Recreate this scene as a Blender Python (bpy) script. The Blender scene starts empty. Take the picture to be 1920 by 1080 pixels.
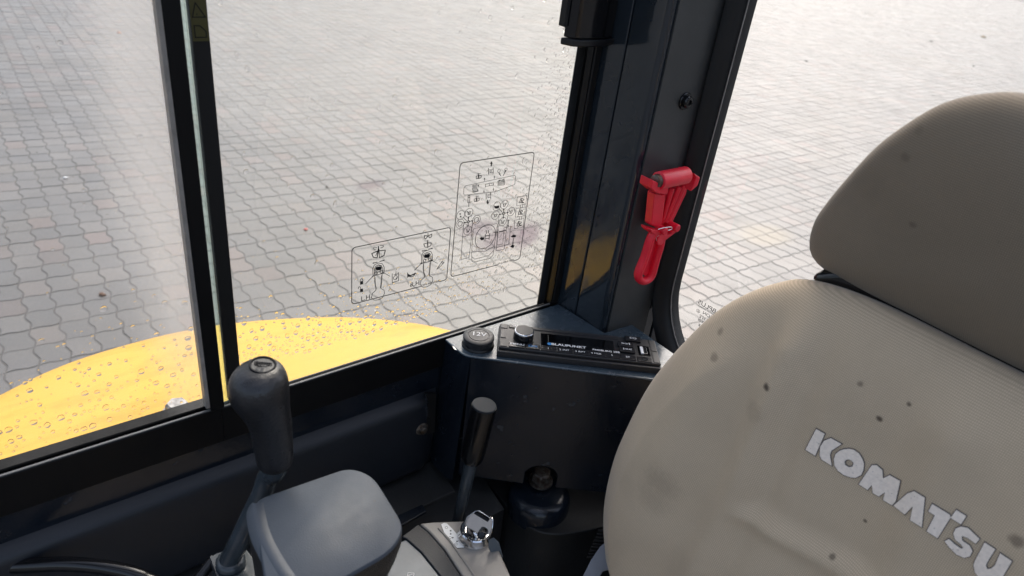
import bpy, bmesh, math, random
import numpy as np
from mathutils import Vector, Matrix, Quaternion
random.seed(7); rng = np.random.default_rng(7)
S = bpy.context.scene
COL = S.collection
# ------------------------------------------------------------------ camera
# world frame: origin at the eye point, +X to the rear of the cab, +Y out through the side window, +Z up (metres)
RC = np.array([[0.786, -0.608, 0.116], [-0.225, -0.456, -0.861], [0.576, 0.650, -0.495]])
_u, _s, _v = np.linalg.svd(RC); RC = _u @ _v
FPX = 1330.0
cam = bpy.data.cameras.new('camera'); camo = bpy.data.objects.new('camera', cam); COL.objects.link(camo)
cam.sensor_width = 36.0; cam.lens = FPX / 1920 * 36; cam.clip_start = 0.02; cam.clip_end = 900
m = Matrix(((RC[0][0], -RC[1][0], -RC[2][0], 0), (RC[0][1], -RC[1][1], -RC[2][1], 0), (RC[0][2], -RC[1][2], -RC[2][2], 0), (0, 0, 0, 1)))
camo.matrix_world = m
S.camera = camo
cam.dof.use_dof = True; cam.dof.focus_distance = 0.80; cam.dof.aperture_fstop = 9.0
# ------------------------------------------------------------------ sky, sun, exposure
SUN_EL, SUN_AZ = math.radians(52), math.atan2(0.60, 0.80)      # azimuth measured from +X towards +Y
W = bpy.data.worlds.new('World'); S.world = W; W.use_nodes = True
nt = W.node_tree; nt.nodes.clear()
sky = nt.nodes.new('ShaderNodeTexSky'); sky.sky_type = 'NISHITA'; sky.sun_disc = False
sky.sun_elevation = SUN_EL; sky.sun_rotation = math.pi / 2 - SUN_AZ; sky.air_density = 1.0; sky.dust_density = 6.0; sky.ozone_density = 1.0
hs = nt.nodes.new('ShaderNodeHueSaturation'); hs.inputs['Saturation'].default_value = 0.78
bgn = nt.nodes.new('ShaderNodeBackground'); bgn.inputs[1].default_value = 0.15
wo = nt.nodes.new('ShaderNodeOutputWorld')
nt.links.new(sky.outputs[0], hs.inputs['Color']); nt.links.new(hs.outputs[0], bgn.inputs[0]); nt.links.new(bgn.outputs[0], wo.inputs[0])
sl = bpy.data.lights.new('sun', 'SUN'); sl.energy = 0.5; sl.angle = math.radians(38); sl.color = (1, 0.985, 0.965)
so = bpy.data.objects.new('sun', sl); COL.objects.link(so)
sd = Vector((math.cos(SUN_EL) * math.cos(SUN_AZ), math.cos(SUN_EL) * math.sin(SUN_AZ), math.sin(SUN_EL)))
so.rotation_euler = sd.to_track_quat('Z', 'Y').to_euler()
S.view_settings.view_transform = 'Standard'; S.view_settings.look = 'None'; S.view_settings.gamma = 1
S.view_settings.use_curve_mapping = False; S.view_settings.exposure = 1.2
S.render.engine = 'CYCLES'
S.cycles.max_bounces = 10; S.cycles.transparent_max_bounces = 24; S.cycles.glossy_bounces = 5; S.cycles.transmission_bounces = 8
GZ = -2.6                                                        # ground level below the eye

# ------------------------------------------------------------------ survey helpers (photo measurement -> point on a real plane)
def ray(px, py):
    return RC.T @ np.array([(px - 960) / FPX, (py - 540) / FPX, 1.0])
def onz(px, py, z): d = ray(px, py); return Vector(d * z / d[2])
def ony(px, py, y): d = ray(px, py); return Vector(d * y / d[1])
def onx(px, py, x): d = ray(px, py); return Vector(d * x / d[0])
def atd(px, py, D): return Vector(ray(px, py) * D)
def onpl(px, py, P, n):
    d = Vector(ray(px, py)); return d * (P.dot(n) / d.dot(n))
def to_px(P):
    c = RC @ np.array(P); return 960 + FPX * c[0] / c[2], 540 + FPX * c[1] / c[2], c[2]

# ------------------------------------------------------------------ materials
def mat(name, col, rough=0.5, metal=0.0, spec=0.5, bump=0.0, bscale=200, var=0.0, vscale=8, rvar=0.0, coat=0.0, vcol=None, sheen=0.0, flecks=0, fleck_col=(0.5, 0.5, 0.5)):
    M = bpy.data.materials.new(name); M.use_nodes = True
    t = M.node_tree; b = t.nodes['Principled BSDF']
    b.inputs['Base Color'].default_value = (*col, 1); b.inputs['Roughness'].default_value = rough
    b.inputs['Metallic'].default_value = metal; b.inputs['Specular IOR Level'].default_value = spec
    b.inputs['Coat Weight'].default_value = coat; b.inputs['Coat Roughness'].default_value = 0.08
    b.inputs['Sheen Weight'].default_value = sheen
    tc = t.nodes.new('ShaderNodeTexCoord')
    def noise(sc, det=4, ro=0.6):
        n = t.nodes.new('ShaderNodeTexNoise'); n.inputs['Scale'].default_value = sc; n.inputs['Detail'].default_value = det
        n.inputs['Roughness'].default_value = ro; t.links.new(tc.outputs['Object'], n.inputs['Vector']); return n
    last = None
    if var > 0:
        n = noise(vscale); r = t.nodes.new('ShaderNodeMapRange'); r.inputs[1].default_value = 0.35; r.inputs[2].default_value = 0.65
        t.links.new(n.outputs['Fac'], r.inputs[0])
        mx = t.nodes.new('ShaderNodeMix'); mx.data_type = 'RGBA'
        v = vcol or tuple(c * (1 - var) for c in col)
        mx.inputs[6].default_value = (*col, 1); mx.inputs[7].default_value = (*v, 1)
        t.links.new(r.outputs[0], mx.inputs[0]); last = mx.outputs[2]
        t.links.new(last, b.inputs['Base Color'])
    if flecks:
        n = noise(flecks, 2, 0.5); r = t.nodes.new('ShaderNodeMapRange'); r.inputs[1].default_value = 0.70; r.inputs[2].default_value = 0.74
        t.links.new(n.outputs['Fac'], r.inputs[0])
        mx = t.nodes.new('ShaderNodeMix'); mx.data_type = 'RGBA'; mx.inputs[6].default_value = (*col, 1); mx.inputs[7].default_value = (*fleck_col, 1)
        if last is not None: t.links.new(last, mx.inputs[6])
        t.links.new(r.outputs[0], mx.inputs[0]); t.links.new(mx.outputs[2], b.inputs['Base Color'])
    if rvar > 0:
        n = noise(vscale * 2.3, 5, 0.65); r = t.nodes.new('ShaderNodeMapRange')
        r.inputs[1].default_value = 0.3; r.inputs[2].default_value = 0.7
        r.inputs[3].default_value = max(0.02, rough - rvar); r.inputs[4].default_value = min(1, rough + rvar)
        t.links.new(n.outputs['Fac'], r.inputs[0]); t.links.new(r.outputs[0], b.inputs['Roughness'])
    if bump > 0:
        n = noise(bscale, 3, 0.5); bp = t.nodes.new('ShaderNodeBump'); bp.inputs['Strength'].default_value = bump
        bp.inputs['Distance'].default_value = 0.001; t.links.new(n.outputs['Fac'], bp.inputs['Height']); t.links.new(bp.outputs[0], b.inputs['Normal'])
    return M

M = {}
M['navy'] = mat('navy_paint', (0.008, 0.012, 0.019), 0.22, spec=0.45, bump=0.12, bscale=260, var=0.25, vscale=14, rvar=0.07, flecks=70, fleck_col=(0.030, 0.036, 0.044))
M['pillar'] = mat('pillar_paint', (0.020, 0.027, 0.035), 0.09, spec=0.7, bump=0.05, bscale=120, var=0.3, vscale=10, rvar=0.04)
M['pillar_grey'] = mat('pillar_grey', (0.055, 0.056, 0.055), 0.38, bump=0.10, bscale=300, var=0.25, vscale=12, rvar=0.1)
M['black'] = mat('black_plastic', (0.007, 0.007, 0.008), 0.38, bump=0.06, bscale=700, rvar=0.1)
M['gloss_black'] = mat('gloss_black', (0.006, 0.006, 0.007), 0.16, bump=0.04, bscale=300, rvar=0.06)
M['frame'] = mat('frame_black', (0.004, 0.004, 0.0045), 0.42, spec=0.2, bump=0.05, bscale=500, rvar=0.1)
M['groove'] = mat('black_channel', (0.003, 0.003, 0.003), 0.6, spec=0.12)
M['bead'] = mat('grey_bead', (0.10, 0.10, 0.10), 0.4)
M['navy_lit_top'] = mat('scuffed_lit_top_paint', (0.046, 0.066, 0.085), 0.24, spec=0.75, bump=0.10, bscale=200, var=0.22, vscale=30, rvar=0.10, flecks=120, fleck_col=(0.11, 0.13, 0.145))  # same navy paint made lighter: sky light on the top put into its colour
M['rubber'] = mat('black_rubber', (0.006, 0.006, 0.0065), 0.55, spec=0.35, bump=0.1, bscale=500)
M['grip_black'] = mat('grip_black', (0.003, 0.003, 0.0035), 0.2, bump=0.04, bscale=200)
M['alu'] = mat('bare_edge', (0.30, 0.275, 0.25), 0.45, metal=0.1, var=0.3, vscale=60)
M['radio'] = mat('radio_plastic', (0.018, 0.018, 0.020), 0.42, bump=0.05, bscale=900, rvar=0.08)
M['radio_btn'] = mat('radio_button', (0.014, 0.014, 0.016), 0.25)
M['screen'] = mat('radio_screen', (0.002, 0.002, 0.0025), 0.05)
M['chrome'] = mat('chrome', (0.75, 0.75, 0.76), 0.08, metal=1.0, rvar=0.04, vscale=80)
M['steel'] = mat('bolt_steel', (0.20, 0.19, 0.175), 0.4, metal=0.8, bump=0.5, bscale=700, var=0.6, vscale=160, vcol=(0.09, 0.06, 0.04))
M['pale_steel'] = mat('weathered_zinc', (0.42, 0.41, 0.40), 0.5, metal=0.3, bump=0.6, bscale=400, var=0.6, vscale=120)
M['red'] = mat('red_plastic', (0.80, 0.010, 0.035), 0.42, bump=0.05, bscale=400, rvar=0.06, var=0.12, vscale=60)
M['vinyl'] = mat('vinyl_panel', (0.011, 0.014, 0.020), 0.42, spec=0.45, bump=0.3, bscale=1500, var=0.15, vscale=9)
M['knob'] = mat('worn_knob', (0.016, 0.016, 0.018), 0.36, spec=0.6, bump=0.45, bscale=330, rvar=0.12, vscale=60, flecks=500, fleck_col=(0.03, 0.03, 0.03))
M['pad'] = mat('grey_pad', (0.050, 0.062, 0.080), 0.50, bump=0.15, bscale=900, var=0.16, vscale=26, rvar=0.08, flecks=260, fleck_col=(0.055, 0.055, 0.06))
M['pad_side'] = mat('pad_side', (0.020, 0.018, 0.017), 0.48, bump=0.6, bscale=900, var=0.3, vscale=80, flecks=900, fleck_col=(0.10, 0.085, 0.07))
M['panel_grey'] = mat('warm_grey_plastic', (0.27, 0.25, 0.225), 0.42, bump=0.12, bscale=1500, var=0.05, vscale=20)
M['cap_dark'] = mat('dark_cap', (0.016, 0.019, 0.023), 0.6, spec=0.25, bump=.1, bscale=600)
M['tube'] = mat('lever_tube', (0.045, 0.056, 0.066), 0.22, spec=0.6, bump=0.08, bscale=200, var=0.3, vscale=40)
M['white'] = mat('white_print', (0.78, 0.78, 0.78), 0.5)
M['blue'] = mat('blue_print', (0.02, 0.22, 0.55), 0.5)
M['ink'] = mat('black_ink', (0.008, 0.008, 0.010), 0.6, spec=0.2)
M['decal'] = mat('white_decal', (0.66, 0.67, 0.66), 0.3)
M['yellow_sticker'] = mat('yellow_sticker', (0.055, 0.048, 0.006), 0.5)
M['silver'] = mat('bare_paint_chip', (0.62, 0.60, 0.57), 0.35, metal=0.4)
M['pale_grey'] = mat('pale_grey_paint', (0.30, 0.32, 0.37), 0.4, bump=0.1, bscale=300, var=0.15, vscale=30)
M['display'] = mat('monitor_cover', (0.12, 0.14, 0.16), 0.22, spec=0.25, var=0.3, vscale=18)
M['belt'] = mat('belt_web', (0.01, 0.01, 0.011), 0.7)
M['paint_dark'] = mat('dark_floor', (0.010, 0.011, 0.012), 0.55, bump=0.3, bscale=400, var=0.4, vscale=30)
M['body'] = mat('body_grey', (0.05, 0.052, 0.055), 0.6)
M['glass_edge'] = mat('glass_edge', (0.30, 0.40, 0.36), 0.35, var=0.2, vscale=70)
M['frit'] = mat('ceramic_frit', (0.05, 0.052, 0.052), 0.3)

def yellow_mat():
    Mt = mat('yellow_paint', (0.58, 0.345, 0.045), 0.42, spec=0.35, bump=0.18, bscale=45, coat=0.0, rvar=0.08, vscale=6)
    t = Mt.node_tree; b = t.nodes['Principled BSDF']; tc = t.nodes.new('ShaderNodeTexCoord')
    n = t.nodes.new('ShaderNodeTexNoise'); n.inputs['Scale'].default_value = 5; n.inputs['Detail'].default_value = 6; n.inputs['Roughness'].default_value = 0.7
    mp = t.nodes.new('ShaderNodeMapping'); mp.inputs['Scale'].default_value = (1, 3, 3); mp.inputs['Rotation'].default_value = (0, 0, 0.6)
    t.links.new(tc.outputs['Object'], mp.inputs[0]); t.links.new(mp.outputs[0], n.inputs['Vector'])
    r = t.nodes.new('ShaderNodeMapRange'); r.inputs[1].default_value = 0.5; r.inputs[2].default_value = 0.78
    mx = t.nodes.new('ShaderNodeMix'); mx.data_type = 'RGBA'; mx.inputs[6].default_value = (0.60, 0.360, 0.048, 1); mx.inputs[7].default_value = (0.50, 0.245, 0.028, 1)
    t.links.new(n.outputs['Fac'], r.inputs[0]); t.links.new(r.outputs[0], mx.inputs[0]); t.links.new(mx.outputs[2], b.inputs['Base Color'])
    return Mt
M['yellow'] = yellow_mat()

def stains(t, vec, pts, noise_amt=0.3):  # soft patches: real stains, also painted haze and reflection
    """pts: list of (centre, radii, strength); returns a socket 0..1"""
    acc = None
    nz = t.nodes.new('ShaderNodeTexNoise'); nz.inputs['Scale'].default_value = 260; nz.inputs['Detail'].default_value = 4
    t.links.new(vec, nz.inputs['Vector'])
    for c, rad, st in pts:
        s1 = t.nodes.new('ShaderNodeVectorMath'); s1.operation = 'SUBTRACT'; t.links.new(vec, s1.inputs[0]); s1.inputs[1].default_value = c
        s2 = t.nodes.new('ShaderNodeVectorMath'); s2.operation = 'DIVIDE'; t.links.new(s1.outputs[0], s2.inputs[0]); s2.inputs[1].default_value = rad
        ln = t.nodes.new('ShaderNodeVectorMath'); ln.operation = 'LENGTH'; t.links.new(s2.outputs[0], ln.inputs[0])
        ad = t.nodes.new('ShaderNodeMath'); ad.operation = 'MULTIPLY_ADD'; ad.inputs[1].default_value = 2 * noise_amt; t.links.new(nz.outputs['Fac'], ad.inputs[0]); 
        sb = t.nodes.new('ShaderNodeMath'); sb.operation = 'ADD'; sb.inputs[1].default_value = -noise_amt; t.links.new(ln.outputs['Value'], sb.inputs[0]); t.links.new(sb.outputs[0], ad.inputs[2])
        mr = t.nodes.new('ShaderNodeMapRange'); mr.interpolation_type = 'SMOOTHSTEP'; mr.inputs[1].default_value = 1.15; mr.inputs[2].default_value = 0.4
        mr.inputs[3].default_value = 0; mr.inputs[4].default_value = st; t.links.new(ad.outputs[0], mr.inputs[0])
        if acc is None: acc = mr.outputs[0]
        else:
            mm = t.nodes.new('ShaderNodeMath'); mm.operation = 'MAXIMUM'; t.links.new(acc, mm.inputs[0]); t.links.new(mr.outputs[0], mm.inputs[1]); acc = mm.outputs[0]
    return acc

def fabric_mat(name, col, pts, dark=(0.10, 0.075, 0.055), axis_scale=1.0):
    Mt = bpy.data.materials.new(name); Mt.use_nodes = True; t = Mt.node_tree; b = t.nodes['Principled BSDF']
    b.inputs['Roughness'].default_value = 0.88; b.inputs['Specular IOR Level'].default_value = 0.2; b.inputs['Sheen Weight'].default_value = 0.25; b.inputs['Sheen Roughness'].default_value = 0.4
    tc = t.nodes.new('ShaderNodeTexCoord'); o = tc.outputs['Object']
    def wave(scale, direction, dist=1.0):
        w = t.nodes.new('ShaderNodeTexWave'); w.wave_type = 'BANDS'; w.bands_direction = direction; w.wave_profile = 'SIN'
        w.inputs['Scale'].default_value = scale; w.inputs['Distortion'].default_value = dist; w.inputs['Detail'].default_value = 1; w.inputs['Detail Scale'].default_value = 1.5
        t.links.new(o, w.inputs['Vector']); return w
    w1 = wave(200 * axis_scale, 'Z', 0.6); w2 = wave(230 * axis_scale, 'Y', 1.2)
    mu = t.nodes.new('ShaderNodeMath'); mu.operation = 'MULTIPLY'; t.links.new(w1.outputs['Fac'], mu.inputs[0]); t.links.new(w2.outputs['Fac'], mu.inputs[1])
    n1 = t.nodes.new('ShaderNodeTexNoise'); n1.inputs['Scale'].default_value = 12; n1.inputs['Detail'].default_value = 6; n1.inputs['Roughness'].default_value = 0.65; t.links.new(o, n1.inputs['Vector'])
    n2 = t.nodes.new('ShaderNodeTexNoise'); n2.inputs['Scale'].default_value = 900; n2.inputs['Detail'].default_value = 2; t.links.new(o, n2.inputs['Vector'])
    def mixc(fac, a, bb):
        mx = t.nodes.new('ShaderNodeMix'); mx.data_type = 'RGBA'
        if isinstance(fac, float): mx.inputs[0].default_value = fac
        else: t.links.new(fac, mx.inputs[0])
        for i, v in ((6, a), (7, bb)):
            if isinstance(v, tuple): mx.inputs[i].default_value = (*v, 1)
            else: t.links.new(v, mx.inputs[i])
        return mx.outputs[2]
    def rngn(s, a, bb, c, d):
        r = t.nodes.new('ShaderNodeMapRange'); r.inputs[1].default_value = a; r.inputs[2].default_value = bb; r.inputs[3].default_value = c; r.inputs[4].default_value = d
        t.links.new(s, r.inputs[0]); return r.outputs[0]
    c1 = mixc(rngn(mu.outputs[0], 0.0, 0.7, 0, 1), tuple(x * 0.74 for x in col), tuple(x * 1.14 for x in col))
    c2 = mixc(rngn(n1.outputs['Fac'], 0.42, 0.72, 0, 0.32), c1, tuple(x * 0.62 for x in col))
    c3 = mixc(rngn(n2.outputs['Fac'], 0.3, 0.7, 0, 0.3), c2, tuple(x * 0.78 for x in col))
    c4 = mixc(stains(t, o, pts), c3, dark) if pts else c3
    t.links.new(c4, b.inputs['Base Color'])
    bp = t.nodes.new('ShaderNodeBump'); bp.inputs['Strength'].default_value = 0.35; bp.inputs['Distance'].default_value = 0.0004
    t.links.new(mu.outputs[0], bp.inputs['Height']); 
    bp2 = t.nodes.new('ShaderNodeBump'); bp2.inputs['Strength'].default_value = 0.35; bp2.inputs['Distance'].default_value = 0.01
    n3 = t.nodes.new('ShaderNodeTexNoise'); n3.inputs['Scale'].default_value = 9; n3.inputs['Detail'].default_value = 2; t.links.new(o, n3.inputs['Vector'])
    t.links.new(n3.outputs['Fac'], bp2.inputs['Height']); t.links.new(bp2.outputs[0], bp.inputs['Normal']); t.links.new(bp.outputs[0], b.inputs['Normal'])
    return Mt

def glass_mat(name, tint, haze_pts=None, base_dirt=0.02, purple=None):
    """a thin pane: clear transmission, fresnel reflection, a little scattering grime and painted haze"""
    Mt = bpy.data.materials.new(name); Mt.use_nodes = True; t = Mt.node_tree; t.nodes.clear()
    out = t.nodes.new('ShaderNodeOutputMaterial'); tr = t.nodes.new('ShaderNodeBsdfTransparent'); tr.inputs[0].default_value = (*tint, 1)
    gl = t.nodes.new('ShaderNodeBsdfGlossy'); gl.inputs['Roughness'].default_value = 0.0
    fr = t.nodes.new('ShaderNodeFresnel'); fr.inputs[0].default_value = 1.55
    ge = t.nodes.new('ShaderNodeNewGeometry'); iv = t.nodes.new('ShaderNodeMath'); iv.operation = 'SUBTRACT'; iv.inputs[0].default_value = 1.0; t.links.new(ge.outputs['Backfacing'], iv.inputs[1])
    fm_ = t.nodes.new('ShaderNodeMath'); fm_.operation = 'MULTIPLY'; t.links.new(fr.outputs[0], fm_.inputs[0]); t.links.new(iv.outputs[0], fm_.inputs[1])
    mx = t.nodes.new('ShaderNodeMixShader'); t.links.new(fm_.outputs[0], mx.inputs[0]); t.links.new(tr.outputs[0], mx.inputs[1]); t.links.new(gl.outputs[0], mx.inputs[2])
    df = t.nodes.new('ShaderNodeBsdfTranslucent'); df.inputs[0].default_value = (0.75, 0.74, 0.72, 1)
    df2 = t.nodes.new('ShaderNodeBsdfDiffuse'); df2.inputs[0].default_value = (0.6, 0.6, 0.6, 1)
    ds = t.nodes.new('ShaderNodeMixShader'); ds.inputs[0].default_value = 0.35; t.links.new(df.outputs[0], ds.inputs[1]); t.links.new(df2.outputs[0], ds.inputs[2])
    tc = t.nodes.new('ShaderNodeTexCoord'); n = t.nodes.new('ShaderNodeTexNoise'); n.inputs['Scale'].default_value = 14; n.inputs['Detail'].default_value = 7; n.inputs['Roughness'].default_value = 0.75
    t.links.new(tc.outputs['Object'], n.inputs['Vector'])
    r = t.nodes.new('ShaderNodeMapRange'); r.inputs[1].default_value = 0.4; r.inputs[2].default_value = 0.8; r.inputs[3].default_value = base_dirt * 0.5; r.inputs[4].default_value = base_dirt * 2.2
    t.links.new(n.outputs['Fac'], r.inputs[0]); fac = r.outputs[0]
    if haze_pts:
        s = stains(t, tc.outputs['Object'], haze_pts, 0.12)
        a = t.nodes.new('ShaderNodeMath'); a.operation = 'ADD'; t.links.new(fac, a.inputs[0]); t.links.new(s, a.inputs[1]); fac = a.outputs[0]
    m2 = t.nodes.new('ShaderNodeMixShader'); t.links.new(fac, m2.inputs[0]); t.links.new(mx.outputs[0], m2.inputs[1]); t.links.new(ds.outputs[0], m2.inputs[2])
    last = m2
    if purple:
        s = stains(t, tc.outputs['Object'], purple, 0.35)
        d = t.nodes.new('ShaderNodeBsdfTransparent'); d.inputs[0].default_value = (0.66, 0.60, 0.65, 1)
        m3 = t.nodes.new('ShaderNodeMixShader'); t.links.new(s, m3.inputs[0]); t.links.new(m2.outputs[0], m3.inputs[1]); t.links.new(d.outputs[0], m3.inputs[2]); last = m3
    t.links.new(last.outputs[0], out.inputs[0])
    return Mt
def water_mat():
    Mt = bpy.data.materials.new('rain_water'); Mt.use_nodes = True; t = Mt.node_tree; t.nodes.clear()
    out = t.nodes.new('ShaderNodeOutputMaterial'); g = t.nodes.new('ShaderNodeBsdfGlass'); g.inputs['IOR'].default_value = 1.33; g.inputs['Roughness'].default_value = 0.0
    t.links.new(g.outputs[0], out.inputs[0]); return Mt
M['water'] = water_mat(); M['rear_glass'] = glass_mat('rear_glass', (0.975, 0.98, 0.98), None, 0.010)

# ------------------------------------------------------------------ mesh builder
class MB:
    def __init__(s): s.v = []; s.f = []
    def add(s, vs, fs):
        o = len(s.v); s.v += [tuple(p) for p in vs]; s.f += [tuple(i + o for i in f) for f in fs]; return s
    def box(s, c, d, R=None):
        c = Vector(c); hx, hy, hz = d[0] / 2, d[1] / 2, d[2] / 2; vs = []
        for x in (-hx, hx):
            for y in (-hy, hy):
                for z in (-hz, hz):
                    p = Vector((x, y, z)); vs.append(c + (R @ p if R else p))
        return s.add(vs, [(0, 1, 3, 2), (4, 6, 7, 5), (0, 4, 5, 1), (2, 3, 7, 6), (0, 2, 6, 4), (1, 5, 7, 3)])
    def bb(s, x0, x1, y0, y1, z0, z1): return s.box(((x0 + x1) / 2, (y0 + y1) / 2, (z0 + z1) / 2), (x1 - x0, y1 - y0, z1 - z0))
    def prism(s, pts, vec, cap=True):
        pts = [Vector(p) for p in pts]; vec = Vector(vec); n = len(pts); vs = pts + [p + vec for p in pts]
        fs = [(i, (i + 1) % n, n + (i + 1) % n, n + i) for i in range(n)]
        if cap: fs += [tuple(reversed(range(n))), tuple(range(n, 2 * n))]
        return s.add(vs, fs)
    def tube(s, path, rad, seg=16, closed=False, sx=1.0, sy=1.0, up=None):
        path = [Vector(p) for p in path]; n = len(path)
        if not isinstance(rad, (list, tuple)): rad = [rad] * n
        prev = None; rings = []
        for i, p in enumerate(path):
            a = path[(i - 1) % n] if (i > 0 or closed) else p; b = path[(i + 1) % n] if (i < n - 1 or closed) else p
            t = (b - a).normalized()
            if prev is None:
                w = Vector(up) if up else (Vector((0, 0, 1)) if abs(t.z) < .9 else Vector((1, 0, 0)))
                u = t.cross(w).normalized()
            else: u = (prev - t * prev.dot(t)).normalized()
            prev = u; w = t.cross(u)
            rings.append([p + (u * math.cos(k * 2 * math.pi / seg) * sx + w * math.sin(k * 2 * math.pi / seg) * sy) * rad[i] for k in range(seg)])
        vs = [q for r in rings for q in r]; fs = []
        for i in range(n if closed else n - 1):
            j = (i + 1) % n
            for k in range(seg): fs.append((i * seg + k, i * seg + (k + 1) % seg, j * seg + (k + 1) % seg, j * seg + k))
        if not closed: fs += [tuple(reversed(range(seg))), tuple(range((n - 1) * seg, n * seg))]
        return s.add(vs, fs)
    def lathe(s, c, axis, prof, seg=40, wob=None):
        """prof: (radius, height) pairs from bottom to top"""
        c = Vector(c); a = Vector(axis).normalized(); u = a.orthogonal().normalized(); w = a.cross(u); vs = []
        for r, h in prof:
            for k in range(seg):
                an = k * 2 * math.pi / seg; rr = r * (wob(an, h) if wob else 1); vs.append(c + a * h + (u * math.cos(an) + w * math.sin(an)) * rr)
        fs = []
        for i in range(len(prof) - 1):
            for k in range(seg): fs.append((i * seg + k, i * seg + (k + 1) % seg, (i + 1) * seg + (k + 1) % seg, (i + 1) * seg + k))
        fs += [tuple(reversed(range(seg))), tuple(range((len(prof) - 1) * seg, len(prof) * seg))]
        return s.add(vs, fs)
    def strokes(s, lines, w, O, U, Vv, N, th=0.00025):
        """flat printed lines: each a list of (u,v) in the plane O,U,Vv; width w"""
        O, U, Vv, N = Vector(O), Vector(U), Vector(Vv), Vector(N)
        for ln in lines:
            ww = w
            if isinstance(ln, tuple): ln, ww = ln
            pts = [Vector((a, b)) for a, b in ln]
            for i in range(len(pts) - 1):
                a, b = pts[i], pts[i + 1]; d = b - a
                if d.length < 1e-7: continue
                d.normalize(); n = Vector((-d.y, d.x)) * ww / 2; e = d * ww * 0.35
                q = [a - e + n, a - e - n, b + e - n, b + e + n]
                vs = [O + U * p.x + Vv * p.y for p in q]; s.add(vs + [p + N * th for p in vs], [(3, 2, 1, 0), (4, 5, 6, 7), (0, 1, 5, 4), (1, 2, 6, 5), (2, 3, 7, 6), (3, 0, 4, 7)])
        return s
    def fill(s, polys, O, U, Vv, N, th=0.00025):
        O, U, Vv, N = Vector(O), Vector(U), Vector(Vv), Vector(N)
        for pl in polys: s.prism([O + U * a + Vv * b for a, b in pl], N * th)
        return s
    def build(s, name, mt, parent=None, bevel=0, seg=2, smooth=40, label=None, sub=0, kind=None, fix=True):
        me = bpy.data.meshes.new(name); me.from_pydata(s.v, [], s.f); me.materials.append(mt if not isinstance(mt, str) else M[mt])
        if fix:
            bm = bmesh.new(); bm.from_mesh(me); bmesh.ops.recalc_face_normals(bm, faces=bm.faces); bm.to_mesh(me); bm.free()
        o = bpy.data.objects.new(name, me); COL.objects.link(o)
        if smooth:
            me.polygons.foreach_set('use_smooth', [True] * len(me.polygons)); me.set_sharp_from_angle(angle=math.radians(smooth))
        if bevel:
            b = o.modifiers.new('bevel', 'BEVEL'); b.width = bevel; b.segments = seg; b.limit_method = 'ANGLE'; b.angle_limit = math.radians(35); b.harden_normals = True
        if sub:
            b = o.modifiers.new('sub', 'SUBSURF'); b.levels = sub; b.render_levels = sub
        if parent: o.parent = parent
        if label: o['label'] = label
        if kind: o['kind'] = kind
        return o
def tag(o, label, cat, group=None, kind=None):
    if label: o['label'] = label
    if cat: o['category'] = cat
    if group: o['group'] = group
    if kind: o['kind'] = kind
    return o
def thing(name, label, cat, group=None):
    o = bpy.data.objects.new(name, None); COL.objects.link(o); o.empty_display_size = 0.02
    return tag(o, label, cat, group)
def text(body, O, U, Vv, size, mt, parent, name='lettering', ext=0.0002, sx=1.0, align='CENTER', offset=0.0, shear=0):
    c = bpy.data.curves.new(name, 'FONT'); c.body = body; c.size = 1.0; c.align_x = align; c.align_y = 'CENTER'; c.extrude = 0; c.offset = offset; c.shear = shear
    t = bpy.data.objects.new(name, c); COL.objects.link(t)
    dg = bpy.context.evaluated_depsgraph_get(); me = bpy.data.meshes.new_from_object(t.evaluated_get(dg)); bpy.data.objects.remove(t)
    O, U, Vv = Vector(O), Vector(U).normalized(), Vector(Vv).normalized(); N = U.cross(Vv)
    for v in me.vertices:
        v.co = O + U * v.co.x * size * sx + Vv * v.co.y * size + N * (ext + v.co.z)
    me.materials.clear(); me.materials.append(M[mt]); me.name = name
    o = bpy.data.objects.new(name, me); COL.objects.link(o); o.parent = parent; return o
def arc(cx, cy, r, a0, a1, n=10, ry=None): return [(cx + r * math.cos(math.radians(a0 + (a1 - a0) * i / n)), cy + (ry or r) * math.sin(math.radians(a0 + (a1 - a0) * i / n))) for i in range(n + 1)]
def smooth_path(P, n=8):
    P = [Vector(p) for p in P]; out = []
    for i in range(len(P) - 1):
        p0 = P[max(i - 1, 0)]; p1 = P[i]; p2 = P[i + 1]; p3 = P[min(i + 2, len(P) - 1)]
        for k in range(n):
            t = k / n; out.append(0.5 * ((2 * p1) + (p2 - p0) * t + (2 * p0 - 5 * p1 + 4 * p2 - p3) * t * t + (3 * p1 - p0 - 3 * p2 + p3) * t ** 3))
    out.append(P[-1]); return out
def closed_spline(P, n=8):
    P = [Vector(p) for p in P]; m_ = len(P); out = []
    for i in range(m_):
        p0, p1, p2, p3 = P[(i - 1) % m_], P[i], P[(i + 1) % m_], P[(i + 2) % m_]
        for k in range(n):
            t = k / n; out.append(0.5 * ((2 * p1) + (p2 - p0) * t + (2 * p0 - 5 * p1 + 4 * p2 - p3) * t * t + (3 * p1 - p0 - 3 * p2 + p3) * t ** 3))
    return out
def round_poly(P, r, n=5):
    """2D/3D polygon with rounded corners; r a number or a list"""
    P = [Vector(p) for p in P]; out = []
    for i, p in enumerate(P):
        rr = r[i] if isinstance(r, (list, tuple)) else r
        a, b = P[i - 1], P[(i + 1) % len(P)]
        if rr <= 0: out.append(p); continue
        da, db = (a - p), (b - p); la, lb = min(rr, da.length * .48), min(rr, db.length * .48); q0, q1 = p + da.normalized() * la, p + db.normalized() * lb
        for k in range(n + 1):
            t = k / n; out.append((1 - t) ** 2 * q0 + 2 * t * (1 - t) * p + t * t * q1)
    return out

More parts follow.
